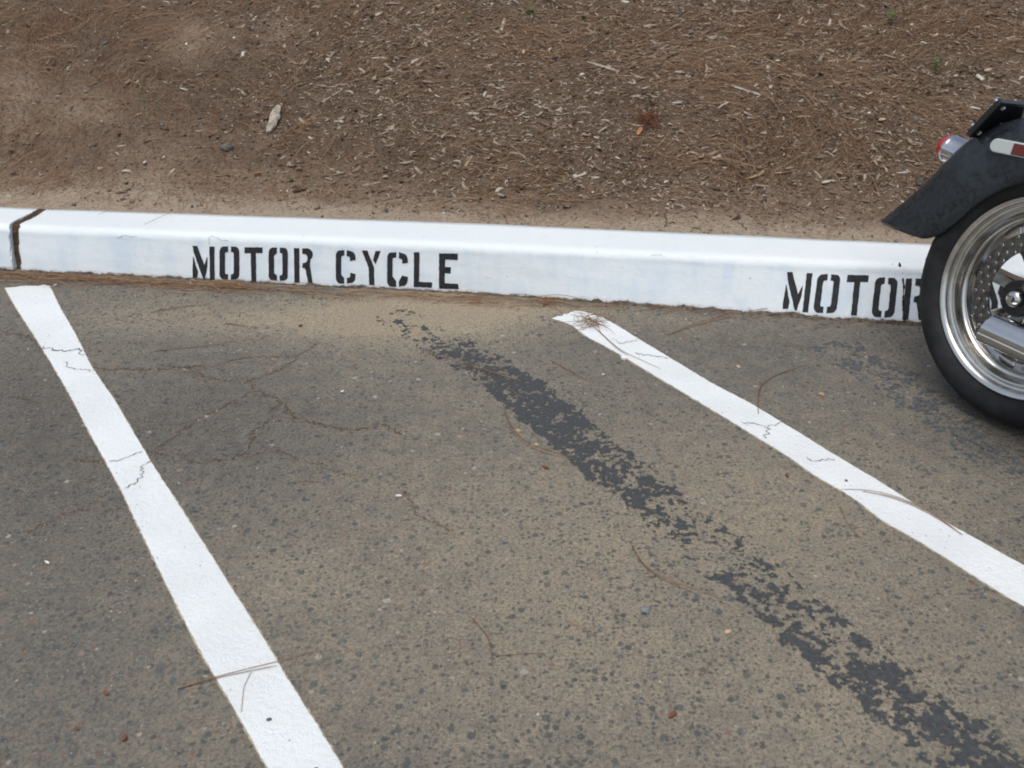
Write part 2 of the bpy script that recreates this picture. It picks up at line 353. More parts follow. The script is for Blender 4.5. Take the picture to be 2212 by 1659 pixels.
def stroke(name, pts, wid, place, mat, parent=None, seed=0, jit=.0012, step=.006, off=.0):
    """thin ragged band along a polyline; pts in 2D surface coordinates, place() lifts them to 3D"""
    pts = np.array(pts, float); L = [pts[0]]
    for a, b in zip(pts[:-1], pts[1:]):
        n = max(1, int(np.hypot(*(b-a))/step)); L += [a+(b-a)*i/n for i in range(1, n+1)]
    L = np.array(L); n = len(L); rs = R(seed); T = np.gradient(L, axis=0); T /= np.linalg.norm(T, axis=1)[:, None]+1e-9
    Nn = np.stack([-T[:, 1], T[:, 0]], 1); s = np.arange(n)*.5
    L = L+Nn*((fbm(s, s*0, seed, 3)-.5)*jit*9)[:, None]
    wv = wid*(.25+1.5*fbm(s*1.7, s*0+3, seed+9, 3)**1.4); wv[0] *= .2; wv[-1] *= .2
    A = L+Nn*wv[:, None]/2; Bq = L-Nn*wv[:, None]/2
    V = [place(*p) for p in np.stack([A, Bq], 1).reshape(-1, 2)]
    Fq = np.array([[2*i, 2*i+1, 2*i+3, 2*i+2] for i in range(n-1)])
    return make(name, V, Fq[:, ::-1].copy(), mat, parent)
def onkerb(t, h): return kface(t, h, .0016)
M_KC = simple('kerb_crack', (.022, .020, .020), .95, spec=.03)
def kcrack(uvs, wid, seed, mat=M_KC):
    stroke('crack', [onface(*p) for p in uvs], wid, onkerb, mat, k1, seed, .0007, .004)
kcrack([(1941, 566), (1946, 580), (1949, 592)], .0065, 4)
kcrack([(1949, 600), (1953, 622), (1951, 650), (1952, 672)], .0052, 5)
kcrack([(1954, 680), (1953, 697)], .0075, 6)
kcrack([(251, 515), (270, 508), (283, 512), (300, 510)], .0009, 7, M_HAIR)
kcrack([(452, 530), (453, 513), (462, 510), (478, 519), (495, 521)], .0009, 8, M_HAIR)
kcrack([(1406, 553), (1422, 550), (1433, 552)], .0009, 9, M_HAIR)

# ------------------------------------------------------------------ stencilled words
def arc(cx, cy, rx, ry, a0, a1, n=7): return [(cx+rx*math.cos(math.radians(a)), cy-ry*math.sin(math.radians(a))) for a in np.linspace(a0, a1, n)]
def half_o(x0, x1, y0, y1, w_, side):       # one stencil half of an O or C, drawn in zoom pixels; side -1 left, 1 right
    rr = 34
    if side < 0:
        out = [(x1, y0)]+arc(x0+rr, y0+rr*1.1, rr, rr*1.1, 105, 180)+arc(x0+rr, y1-rr*1.1, rr, rr*1.1, 180, 255)+[(x1, y1)]
        inn = [(x1, y1-w_)]+arc(x0+w_+12, y1-w_-14, 12, 14, 260, 180, 4)+arc(x0+w_+12, y0+w_+14, 12, 14, 180, 100, 4)+[(x1, y0+w_)]
    else:
        out = [(x0, y0)]+arc(x1-rr, y0+rr*1.1, rr, rr*1.1, 75, 0)+arc(x1-rr, y1-rr*1.1, rr, rr*1.1, 0, -75)+[(x0, y1)]
        inn = [(x0, y1-w_)]+arc(x1-w_-12, y1-w_-14, 12, 14, -80, 0, 4)+arc(x1-w_-12, y0+w_+14, 12, 14, 0, 80, 4)+[(x0, y0+w_)]
    return out+inn
LET = [  # polygons traced in a 2.765x enlargement whose corner is source pixel (450, 580)
 ('M', [[(104, 116), (137, 118), (187, 250), (209, 188), (208, 262), (190, 354), (176, 340), (112, 160)],
        [(108, 190), (112, 196), (143, 300), (138, 338), (106, 340), (104, 300)],
        [(222, 122), (257, 122), (260, 357), (226, 356)]]),
 ('O', [half_o(293, 353, 120, 353, 38, -1), half_o(373, 431, 121, 353, 38, 1)]),
 ('T', [[(467, 126), (594, 127), (594, 168), (548, 168), (550, 366), (516, 364), (511, 168), (467, 168)]]),
 ('O', [half_o(637, 695, 127, 361, 38, -1), half_o(714, 771, 128, 361, 38, 1)]),
 ('R', [[(814, 133), (852, 133), (853, 373), (817, 373)],
        [(872, 134)]+arc(900, 178, 46, 44, 80, -50, 8)+[(926, 262), (945, 376), (913, 372), (896, 290), (890, 272), (873, 270), (874, 238), (886, 236)]+arc(890, 205, 20, 30, -60, 70, 6)+[(872, 172)]]),
 ('C', [half_o(1107, 1166, 146, 381, 38, -1),
        [(1184, 146)]+arc(1200, 198, 44, 48, 60, 0, 6)+[(1244, 216), (1205, 222)]+arc(1194, 212, 14, 22, 20, 90, 4)+[(1184, 188)],
        [(1184, 381)]+arc(1200, 335, 44, 46, -60, 0, 6)+[(1244, 314), (1206, 306)]+arc(1194, 322, 14, 18, -20, -90, 4)+[(1184, 342)]]),
 ('Y', [[(1289, 149), (1328, 150), (1375, 268), (1377, 391), (1340, 390), (1336, 268)],
        [(1385, 152), (1422, 152), (1384, 246), (1367, 214)]]),
 ('C', [half_o(1466, 1530, 161, 403, 38, -1),
        [(1548, 161)]+arc(1566, 214, 44, 48, 60, 0, 6)+[(1611, 234), (1572, 242)]+arc(1560, 230, 14, 22, 20, 90, 4)+[(1548, 204)],
        [(1548, 403)]+arc(1566, 355, 44, 46, -60, 0, 6)+[(1610, 334), (1571, 324)]+arc(1560, 342, 14, 18, -20, -90, 4)+[(1548, 364)]]),
 ('L', [[(1653, 162), (1693, 161), (1689, 368), (1781, 373), (1779, 410), (1652, 404)]]),
 ('E', [[(1830, 170), (1960, 171), (1959, 215), (1872, 212), (1871, 265), (1911, 265), (1911, 311), (1869, 309), (1868, 378), (1962, 382), (1966, 420), (1828, 416)]]),
]
SRC = 2212/2592.
def fillpoly(pts2, lift):
    """triangulated polygon, finely cut so that it hugs the kerb"""
    bm = bmesh.new(); vs = [bm.verts.new((p[0], p[1], 0)) for p in pts2]; bm.faces.new(vs)
    bmesh.ops.triangulate(bm, faces=bm.faces[:]); bmesh.ops.subdivide_edges(bm, edges=[e for e in bm.edges if e.calc_length() > .02], cuts=2)
    bmesh.ops.triangulate(bm, faces=bm.faces[:]); bm.normal_update(); bm.verts.index_update()
    V = [lift(v.co.x, v.co.y) for v in bm.verts]; Fq = [tuple(v.index for v in f.verts) for f in bm.faces]; bm.free(); return V, Fq
def rag(pts, amp, seed, step=.004):
    pts = np.array(pts); out = []
    for i in range(len(pts)):
        a, b = pts[i], pts[(i+1) % len(pts)]; n = max(1, int(np.hypot(*(b-a))/step))
        out += [a+(b-a)*k/n for k in range(n)]
    out = np.array(out); s = np.arange(len(out)); return out+np.stack([vn(s*.7, s*0, seed)-.5, vn(s*.7, s*0+9, seed)-.5], 1)*amp*2
def letter(ch, polys, seed, what):
    V = []; Fq = []
    for k, pl in enumerate(polys):
        v, f = fillpoly(rag(pl, .0006, seed*7+k), lambda t, h: kface(t, h, .0014)); f = [tuple(i+len(V) for i in q) for q in f]; V += v; Fq += f
    o = make('stencil_letter', V, Fq, M_STENCIL, k1); o['label'] = 'letter %s of the %s word' % (ch, what); return o
W1 = []
for i, (ch, polys) in enumerate(LET):
    W1.append((ch, [[onface((450+x/2.765)*SRC, (580+y/2.765)*SRC) for x, y in pl] for pl in polys]))
for i, (ch, P2) in enumerate(W1): letter(ch, P2, i, 'left MOTOR' if i < 5 else 'left CYCLE')
m0 = W1[0][1][0][0]; o1 = max(p[0] for pl in W1[3][1] for p in pl)
a2 = onface((1900+408/4.424)*SRC, (620+302/4.424)*SRC); b2 = onface((1900+1640/4.424)*SRC, (620+560/4.424)*SRC)
SX = (b2[0]-a2[0])/(o1-m0[0])
offs2 = [((408, 302), 0), ((865, 326), 1), ((1085, 335), 2), ((1508, 362), 3), ((1738, 374), 4)]   # where each letter of the second word sits
SY = .955
for i, (ch, P2) in enumerate(W1):
    fst = {0: P2[0][0], 1: P2[0][0], 2: P2[0][0], 3: P2[0][0], 4: P2[0][0]}.get(i)
    if i < 5:
        px = offs2[i][0]; A = onface((1900+px[0]/4.424)*SRC, (620+px[1]/4.424)*SRC); dx, dy = A[0]-fst[0]*SX, A[1]-fst[1]*SY; last = (dx, dy)
    Q2 = [[(p[0]*SX+last[0], p[1]*SY+last[1]) for p in pl] for pl in P2]
    letter(ch, Q2, 40+i, 'right MOTOR' if i < 5 else 'right CYCLE')

# ------------------------------------------------------------------ painted bay lines
def band(name, E1, E2, mat, z, amp, seed, parent=None, ext=2.6, widen=0., endjag=.004):
    A = np.array([G(*p)[:2] for p in E1]); C = np.array([G(*p)[:2] for p in E2])
    for X in (0, 1):
        Q = (A, C)[X]; d = Q[-1]-Q[-4]; d /= np.linalg.norm(d)
        Q = np.vstack([Q, Q[-1]+d*ext*.5, Q[-1]+d*ext])
        if X: C = Q
        else: A = Q
    def resamp(Q, n):
        s = np.r_[0, np.cumsum(np.linalg.norm(np.diff(Q, axis=0), axis=1))]; u = np.linspace(0, s[-1], n)
        return np.stack([np.interp(u, s, Q[:, 0]), np.interp(u, s, Q[:, 1])], 1)
    n = int(np.linalg.norm(np.diff(A, axis=0), axis=1).sum()/.0035); A = resamp(A, n); C = resamp(C, n)
    k = 21; ker = np.ones(k)/k
    for Q in (A, C):
        for c in (0, 1): Q[:, c] = np.convolve(np.pad(Q[:, c], k//2, mode='reflect', reflect_type='odd'), ker, 'valid')
    W = C-A; W /= np.linalg.norm(W, axis=1)[:, None]; s = np.arange(n)*1.
    A = A-W*(widen+amp*2*(fbm(s*.35, s*0, seed, 4, .7)-.5))[:, None]; C = C+W*(widen+amp*2*(fbm(s*.35, s*0, seed+5, 4, .7)-.5))[:, None]
    m = 9; V = np.zeros((n, m, 3)); T = (A[3]-A[0])/np.linalg.norm(A[3]-A[0])
    for j in range(m):
        f = j/(m-1); P = A*(1-f)+C*f; e = endjag*4*(vn(j*1.3, 0, seed+3)-.5)
        P[0] = P[0]+T*e; V[:, j, :2] = P; V[:, j, 2] = gz(P[:, 0], P[:, 1])+z
    Fq = gridfaces(n, m); v0 = V.reshape(-1, 3); a, b, c = v0[Fq[0, 0]], v0[Fq[0, 1]], v0[Fq[0, 2]]
    if np.cross(b-a, c-a)[2] < 0: Fq = Fq[:, ::-1].copy()
    return make(name, v0, Fq, mat, parent)
LL = [(10, 622), (36, 668), (68, 717), (110, 783), (157, 864), (187, 924), (228, 997), (266, 1067), (300, 1140), (353, 1250), (433, 1408), (520, 1555), (577, 1659)]
LR = [(107, 617), (128, 662), (160, 717), (200, 797), (247, 864), (297, 950), (333, 1010), (400, 1113), (453, 1195), (493, 1261), (567, 1375), (623, 1471), (690, 1575), (738, 1655)]
RLo = [(1193, 690), (1232, 700), (1253, 718), (1270, 731), (1308, 749), (1380, 792), (1452, 835), (1535, 885), (1622, 938), (1706, 990), (1767, 1034), (1855, 1083), (1888, 1116), (2010, 1186), (2150, 1276), (2212, 1312)]
RUp = [(1247, 671), (1290, 682), (1330, 702), (1373, 730), (1432, 765), (1488, 799), (1535, 828), (1622, 873), (1706, 924), (1804, 985), (1907, 1046), (2001, 1107), (2094, 1158), (2212, 1224)]
ln = []
for E1, E2, sd_, lab in ((LL, LR, 11, 'white painted bay line on the left, from the open kerb joint towards the viewer'), (RLo, RUp, 23, 'white painted bay line on the right, with pine needles heaped on its upper tip')):
    o = tag(band('parking_line', E1, E2, M_LINE, .0022, .0022, sd_), lab, 'painted line', 'white bay lines painted on the asphalt'); ln.append(o)
    band('old_paint_edge', E1, E2, M_CREAM, .0010, .0035, sd_+40, parent=o, widen=.0025)
def online(x, y): return (x, y, gz(x, y)+.0034)
def lcrack(par, uvs, wid, seed): stroke('crack', [G(*p)[:2] for p in uvs], wid*.8, online, M_HAIR, par, seed, .0026, .004)
lcrack(ln[0], [(93, 751), (118, 758), (143, 760), (165, 756), (180, 766), (190, 769)], .005, 31)
lcrack(ln[0], [(138, 783), (150, 794), (168, 798), (200, 805)], .003, 32)
lcrack(ln[0], [(234, 998), (270, 993), (290, 985), (307, 976)], .003, 33)
lcrack(ln[0], [(326, 996), (310, 1012), (305, 1030), (290, 1046), (268, 1058)], .0035, 34)
lcrack(ln[1], [(1600, 916), (1640, 918), (1655, 925), (1660, 940), (1656, 950)], .004, 35)
lcrack(ln[1], [(1655, 925), (1690, 918), (1700, 915)], .003, 36)
lcrack(ln[1], [(1740, 990), (1762, 1000), (1800, 992)], .0025, 37)
lcrack(ln[1], [(1372, 763), (1400, 768), (1445, 775)], .0035, 38)
lcrack(ln[1], [(1318, 735), (1345, 742), (1385, 735)], .0025, 39)

# ------------------------------------------------------------------ worn black line (an old bay line painted over)
def wornline(name, ctr, wid, cover, seed, cell=.0022, mat=None):
    C = np.array([G(*p)[:2] for p in ctr]); s = np.r_[0, np.cumsum(np.linalg.norm(np.diff(C, axis=0), axis=1))]
    n = int(s[-1]/cell); u = np.linspace(0, s[-1], n); P = np.stack([np.interp(u, s, C[:, 0]), np.interp(u, s, C[:, 1])], 1)
    k = 281
    for c in (0, 1): P[:, c] = np.convolve(np.pad(P[:, c], k//2, mode='reflect', reflect_type='odd'), np.ones(k)/k, 'valid')
    T = np.gradient(P, axis=0); T /= np.linalg.norm(T, axis=1)[:, None]; Nn = np.stack([-T[:, 1], T[:, 0]], 1)
    m = int(wid*1.5/cell); a = (np.arange(m)-(m-1)/2)*cell
    XY = P[:, None]+Nn[:, None]*a[None, :, None]; x, y = XY[..., 0], XY[..., 1]
    cov = np.interp(u, [s[-1]*k_ for k_, _ in cover], [c for _, c in cover])[:, None]
    edge = sst(np.abs(a)[None, :]+.024*(fbm(x*26, y*26, seed+4, 3, .6)-.5)*2, wid/2, wid/2-.030)*1.
    nz = .45*fbm(x*34, y*34, seed, 3, .6)+.55*fbm(x*105, y*105, seed+2, 3, .6)
    nz = (nz-.5)*2.6+.5
    keep = (nz < cov) & (edge > .5+.9*(fbm(x*90, y*90, seed+6, 3)-.5))
    keep = keep[:-1, :-1]; jx = (R(seed).rand(n, m)-.5)*cell*.6; jy = (R(seed+1).rand(n, m)-.5)*cell*.6
    x = x+jx; y = y+jy
    V = np.stack([x, y, gz(x, y)+.0011], -1).reshape(-1, 3); Fq = gridfaces(n, m)[keep.ravel()]
    used = np.unique(Fq); mp = np.full(len(V), -1); mp[used] = np.arange(len(used)); V = V[used]; Fq = mp[Fq]
    a_, b_, c_ = V[Fq[0, 0]], V[Fq[0, 1]], V[Fq[0, 2]]
    if np.cross(b_-a_, c_-a_)[2] < 0: Fq = Fq[:, ::-1].copy()
    return make(name, V, Fq, mat or M_OLDLINE)
o = wornline('worn_black_line', [(835, 675), (865, 694), (930, 727), (998, 762), (1074, 803), (1128, 845), (1182, 888), (1232, 932), (1290, 980), (1344, 1029), (1402, 1082), (1460, 1125), (1525, 1170), (1600, 1232), (1708, 1318), (1791, 1387), (1908, 1475), (2008, 1559), (2091, 1631), (2200, 1722), (2330, 1830)],
             .158, [(0, .22), (.08, .12), (.14, .32), (.22, .55), (.34, .74), (.44, .62), (.52, .50), (.58, .46), (.61, .22), (.66, .34), (.74, .47), (.86, .54), (1, .55)], 51, .0019)
tag(o, 'blotchy black cover paint, broken and worn, running between the two white lines', 'painted line')
o = wornline('worn_black_line', [(1770, 735), (1860, 775), (1950, 828), (2030, 880), (2120, 950), (2212, 1030)], .17, [(0, .14), (.25, .36), (.5, .44), (.8, .38), (1, .34)], 57, .0024, M_FAINT)
tag(o, 'faint faded trace of black cover paint beside the motorcycle wheel', 'painted line')

# ------------------------------------------------------------------ cracks in the asphalt
cr = [([(195, 795), (230, 797), (330, 800), (380, 795), (440, 790), (540, 772), (640, 770), (690, 740)], .004), ([(410, 790), (420, 808), (455, 818), (530, 826), (600, 800), (640, 775)], .006),
      ([(540, 828), (550, 845), (600, 860), (640, 905), (700, 920), (760, 930), (830, 918), (870, 940)], .007), ([(545, 845), (500, 870), (430, 905), (380, 940), (330, 975)], .004),
      ([(312, 978), (380, 980), (430, 1000), (500, 992), (540, 975), (545, 935), (580, 910), (630, 903)], .004), ([(500, 992), (600, 975), (640, 990), (700, 1010), (780, 1030)], .003),
      ([(0, 715), (60, 728), (90, 748)], .004), ([(230, 1068), (190, 1095), (120, 1120), (60, 1150)], .0035), ([(225, 1000), (200, 996), (160, 990)], .003),
      ([(870, 1060), (900, 1110), (980, 1150)], .003), ([(1420, 610), (1438, 600)], .002)]
V = []; Fq = []
tmp = []
for i, (p, w_) in enumerate(cr):
    o = stroke('tmp', [G(*q)[:2] for q in p], w_*.6, lambda x, y: (x, y, gz(x, y)+.0009), M_CRACK, None, 60+i, .0022, .004)
    n0 = len(V); V += [tuple(v.co) for v in o.data.vertices]
    Fq += [tuple(k+n0 for k in f.vertices) for j, f in enumerate(o.data.polygons) if vn(j*.16, i, 70) > .17]; tmp.append(o)
for o in tmp: bpy.data.objects.remove(o)
tag(make('asphalt_cracks', V, Fq, M_CRACK), kind='structure')
V = []; Fq = []
for i, (p, w_) in enumerate([([(1446, 440), (1440, 458), (1436, 474), (1434, 492)], .006), ([(1585, 452), (1590, 470), (1604, 486), (1612, 500)], .004), ([(1335, 420), (1345, 432), (1352, 438)], .004), ([(640, 455), (655, 447), (672, 452)], .003)]):
    o = stroke('tmp', [B(*q)[:2] for q in p], w_, lambda x, y: (x, y, bz(x, y)+.0012), M_CRACK, None, 160+i, .003, .006); n0 = len(V)
    V += [tuple(v.co) for v in o.data.vertices]; Fq += [tuple(k+n0 for k in f.vertices) for f in o.data.polygons]; bpy.data.objects.remove(o)
tag(make('soil_cracks', V, Fq, M_CRACK), kind='structure')
#PART2
# ------------------------------------------------------------------ litter generators
def ground(x, y):
    q = tq(x, y)[1]; return np.where(q > BACK, bz(x, y), gz(x, y))
def sample(n, t0, t1, d0, d1, dens, seed, base=BACK):
    rs = R(seed); out = []; got = 0
    while got < n:
        t = rs.uniform(t0, t1, 60000); d = rs.uniform(d0, d1, 60000); x, y = wxy(t, d+base)
        u, v = uvfield(x, y, ground(x, y)); k = rs.rand(60000) < dens(x, y, d, u, v); out.append(np.stack([x[k], y[k]], 1)); got += k.sum()
    return np.vstack(out)[:n]
def rots(n, rs, tilt):
    yaw = rs.rand(n)*2*np.pi; a = rs.randn(n)*tilt; b = rs.randn(n)*tilt
    cy, sy, ca, sa, cb, sb = np.cos(yaw), np.sin(yaw), np.cos(a), np.sin(a), np.cos(b), np.sin(b)
    X = np.stack([cy*ca, sy*ca, sa], -1); Y0 = np.stack([-sy, cy, 0*sy], -1); Z0 = np.cross(X, Y0)
    Y = Y0*cb[:, None]+Z0*sb[:, None]; return X, Y, np.cross(X, Y)
def chips(name, P, L, W_, T_, mat, seed, tilt=.3, lift=.3):
    n = len(P); rs = R(seed); X, Y, Z = rots(n, rs, tilt)
    # a splinter: pointed, bent, eight corners with uneven width
    tx = np.array([-1, -.35, .4, 1.]); V = np.zeros((n, 4, 4, 3)); cen = np.zeros((n, 3)); cen[:, :2] = P; cen[:, 2] = ground(P[:, 0], P[:, 1])+T_*lift+.0008
    bend = rs.randn(n)*.22
    for i in range(4):
        ww = W_*(.28+.3*rs.rand(n) if i in (0, 3) else .8+.3*rs.rand(n)); sh = W_*rs.randn(n)*.18
        for j, (sy_, sz_) in enumerate(((-1, -1), (1, -1), (1, 1), (-1, 1))):
            V[:, i, j] = cen+X*(L*.5*tx[i])[:, None]+Y*(sh+ww*.5*sy_+L*bend*(tx[i]**2))[:, None]+Z*(T_*.5*sz_*(.6 if i in (0, 3) else 1.))[:, None]
    V = V.reshape(n, 16, 3); f = []
    for i in range(3):
        for j in range(4): f.append((i*4+j, i*4+(j+1) % 4, (i+1)*4+(j+1) % 4, (i+1)*4+j))
    f += [(3, 2, 1, 0), (12, 13, 14, 15)]; f = np.array(f)
    return make(name, V.reshape(-1, 3), (f[None]+np.arange(n)[:, None, None]*16).reshape(-1, 4), mat)
OCT = np.array([(1, 0, 0), (0, 1, 0), (-1, 0, 0), (0, -1, 0), (0, 0, 1), (0, 0, -1), (.62, .62, .5), (-.62, .62, .5), (-.62, -.62, .5), (.62, -.62, .5), (.62, .62, -.5), (-.62, .62, -.5), (-.62, -.62, -.5), (.62, -.62, -.5)])
def _octf():
    bm = bmesh.new(); [bm.verts.new(tuple(v/np.linalg.norm(v))) for v in OCT]; r = bmesh.ops.convex_hull(bm, input=bm.verts[:]); bm.verts.index_update()
    f = [[v.index for v in q.verts] for q in bm.faces]; bm.free(); return np.array(f)
OF = _octf(); OV = OCT/np.linalg.norm(OCT, axis=1)[:, None]
def lumps(name, P, S, mat, seed, flat=.6, sink=.25, smooth=False):
    n = len(P); rs = R(seed); X, Y, Z = rots(n, rs, .35); k = 1+.28*rs.randn(n, 14)
    sx, sy, sz = S*.5, S*.5*rs.uniform(.55, .95, n), S*.5*flat*rs.uniform(.7, 1.2, n)
    V = (X[:, None]*(OV[None, :, 0]*k*sx[:, None])[..., None]+Y[:, None]*(OV[None, :, 1]*k*sy[:, None])[..., None]+Z[:, None]*(OV[None, :, 2]*k*sz[:, None])[..., None])
    c = np.zeros((n, 3)); c[:, :2] = P; c[:, 2] = ground(P[:, 0], P[:, 1])+sz*(1-sink*2); V = V+c[:, None]
    return make(name, V.reshape(-1, 3), (OF[None]+np.arange(n)[:, None, None]*14).reshape(-1, 3), mat, smooth=smooth)
def tubes(name, C, rad, mat, parent=None, taper=.5):
    """C: n x k x 3 centre lines"""
    n, k, _ = C.shape; T = np.gradient(C, axis=1); T /= np.linalg.norm(T, axis=-1)[..., None]+1e-9
    S_ = np.cross(T, np.array([0, 0, 1.])); S_ /= np.linalg.norm(S_, axis=-1)[..., None]+1e-9; U = np.cross(S_, T)
    rad = np.broadcast_to(np.asarray(rad), (n,))[:, None]*np.concatenate([np.linspace(1, 1, k-1), [taper]])[None]; V = np.zeros((n, k, 3, 3))
    for j, a in enumerate((math.pi/2, math.pi*7/6, math.pi*11/6)): V[:, :, j] = C+(S_*math.cos(a)+U*math.sin(a))*rad[..., None]
    f = [(i*3+j, i*3+(j+1) % 3, (i+1)*3+(j+1) % 3, (i+1)*3+j) for i in range(k-1) for j in range(3)]
    return make(name, V.reshape(-1, 3), (np.array(f)[None]+np.arange(n)[:, None, None]*3*k).reshape(-1, 4), mat, parent)
def needles(name, P, ang, L, rad, mat, seed, lift=.004, bendsd=.35, arch=.006):
    n = len(P); rs = R(seed); k = 6; s = np.linspace(-.5, .5, k); be = rs.randn(n)*bendsd
    th = ang[:, None]+be[:, None]*s[None]*2; dx = np.cos(th)*L[:, None]/(k-1); dy = np.sin(th)*L[:, None]/(k-1)
    x = P[:, 0, None]+np.cumsum(dx, 1)-dx.sum(1)[:, None]/2; y = P[:, 1, None]+np.cumsum(dy, 1)-dy.sum(1)[:, None]/2
    t, q = tq(x, y); q = np.where((q > -.004) & (q < BACK) & (P[:, 1, None]*0+tq(P[:, 0], P[:, 1])[1][:, None] < 0), -.004-.3*(q+.004), q); x, y = wxy(t, q)
    z = ground(x, y)+rad+rs.rand(n)[:, None]*lift+arch*rs.rand(n)[:, None]*(1-(2*s[None])**2)*2
    return tubes(name, np.stack([x, y, z], -1), rad, mat)

# ------------------------------------------------------------------ litter nobody could count
bare = [(410, 85, 65, 50, .8), (200, 230, 90, 50, .6), (60, 260, 90, 60, .5), (30, 180, 60, 60, .4)]
def d_chip(x, y, d, u, v):
    p = sst(d+.10*(vn(x*4, y*4, 7)-.5), .08, .34)*.95+.035*sst(d, .0, .05)
    p = p*(.16+.84*sst(u+260*(fbm(x*2, y*2, 8, 2)-.5)-.15*v, 330, 950))*(.35+1.0*fbm(x*5, y*5, 9, 3))
    p = p*(1-np.clip(blobs(u, v, bare), 0, .9)); out = (u < -150) | (u > 2400) | (v < -120)
    return np.where(out, p*.35, p)
P = sample(76000, -3.3, 3.9, 0, 2.7, d_chip, 101); rs = R(102); n = len(P)
L = np.clip(rs.lognormal(math.log(.0100), .55, n), .004, .045)
tag(chips('wood_chip_mulch', P, L, L*rs.uniform(.13, .42, n), L*rs.uniform(.06, .16, n)+.0006, M_CHIP, 103, .30), kind='stuff')
P = sample(520, -3.2, 3.8, .05, 2.6, d_chip, 105); n = len(P); L = rs.uniform(.028, .062, n)
tag(chips('large_wood_chips', P, L, L*rs.uniform(.14, .34, n), L*rs.uniform(.06, .12, n), M_CHIP, 106, .22), kind='stuff')
P = sample(26000, -3.2, 3.8, -.0, 2.6, lambda x, y, d, u, v: .25+.75*sst(d, .03, .3)*fbm(x*6, y*6, 12, 3), 111); n = len(P)
tag(lumps('soil_crumbs', P, np.clip(rs.lognormal(math.log(.0045), .45, n), .002, .016), M_CLOD, 112), kind='stuff')
def d_peb(x, y, d, u, v): return np.clip(.25+.8*np.exp(-(d/.35)**2)+.5*sst(u, 900, 300), 0, 1)*(.2+vn(x*6, y*6, 13))
P = sample(700, -3.2, 3.8, .01, 2.2, d_peb, 115); n = len(P)
tag(lumps('bank_pebbles', P, np.clip(rs.lognormal(math.log(.0075), .45, n), .004, .024), M_PEB, 116, .7, .2, True), kind='stuff')
drift = [(120, 60, 190, 55, 1.), (260, 170, 190, 60, .9), (60, 330, 120, 60, .5), (620, 160, 110, 45, .6), (700, 30, 160, 40, .6), (1250, 90, 200, 55, .8), (1480, 150, 140, 50, .7), (1640, 60, 150, 50, .8),
         (1560, 190, 60, 50, .8), (1930, 60, 180, 60, .9), (1860, 190, 180, 60, .6), (1600, 320, 170, 50, .9), (1420, 350, 150, 30, .5), (2050, 270, 120, 60, .6), (1780, 340, 110, 60, .7), (1960, 340, 110, 45, .6),
         (1000, 420, 260, 18, .25), (520, 420, 260, 22, .35), (180, 400, 200, 26, .5), (1130, 330, 110, 30, .35), (1750, 260, 120, 40, .5), (2150, 80, 160, 70, .5)]
def d_need(x, y, d, u, v):
    b = blobs(u, v, drift); f = sst(fbm(x*3+5, y*4, 14, 3)+.25*b, .38, .72)
    p = .10+.9*f*np.clip(.25+b, 0, 1); p = p*sst(d, -.01, .12); out = (u < -100) | (u > 2400) | (v < -100)
    return np.where(out, .3*p, p)
P = sample(6800, -3.2, 3.8, 0, 2.6, d_need, 121); n = len(P)
ang = math.radians(10)+2.6*(vn(P[:, 0]*2.1, P[:, 1]*2.1, 15)-.5)*2+rs.randn(n)*.5
tag(needles('pine_needle_litter', P, ang, rs.uniform(.05, .17, n), .00068, M_NEED, 122, .012, .4), kind='stuff')
rs = R(131); n = 391                                             # drift of needles in the gutter
t = np.concatenate([rs.uniform(-2.3, -.85, 270), rs.uniform(-.9, .2, 85), rs.uniform(.1, 1.5, 36)])
q = -.012-np.abs(rs.randn(n))*.026*np.interp(t, [-2, -1.0, .4, 1.5], [1.35, 1.0, .7, .8]); x, y = wxy(t, q)
tag(needles('gutter_needle_litter', np.stack([x, y], 1), TH+rs.randn(n)*.20, rs.uniform(.07, .20, n), .00085, M_NEED, 132, .012, .22, .010), kind='stuff')
def d_asp(x, y, d, u, v): return np.where((v < 1900), 1., .3)*(.2+vn(x*3, y*3, 16))
P = sample(60, -2.6, 2.6, -2.7, -.1, d_asp, 135, 0.); n = len(P); rs = R(136)
tag(needles('scattered_needles', P, rs.rand(n)*6.3, rs.uniform(.03, .10, n), .0006, M_NEED, 137, .001, .5, .002), kind='stuff')
P = sample(1500, -3, 3, -2.9, -.01, lambda x, y, d, u, v: (.3+.7*vn(x*5, y*5, 17))*(.4+.6*np.exp(-(d/.4)**2)), 141, 0.); n = len(P)
tag(lumps('road_grit', P, np.clip(rs.lognormal(math.log(.0026), .4, n), .0013, .007), M_GRIT, 142, .6, .1), kind='stuff')
# crumbs and bits of needle caught along the cracks
Q = []
for p, w_ in cr:
    g_ = np.array([G(*k)[:2] for k in p]); s_ = np.r_[0, np.cumsum(np.linalg.norm(np.diff(g_, axis=0), axis=1))]; m_ = int(s_[-1]*420)
    k = rs.rand(m_)*s_[-1]; Q.append(np.stack([np.interp(k, s_, g_[:, 0]), np.interp(k, s_, g_[:, 1])], 1)+rs.randn(m_, 2)*.005)
Q = np.vstack(Q); n = len(Q)
tag(lumps('crack_grit', Q, np.clip(rs.lognormal(math.log(.0026), .35, n), .0012, .006), m_island('crack_debris', [(0., (.07, .045, .03)), (.5, (.20, .11, .06)), (.8, (.3, .2, .12)), (1., (.4, .34, .26))]), 144, .5, .2), kind='stuff')

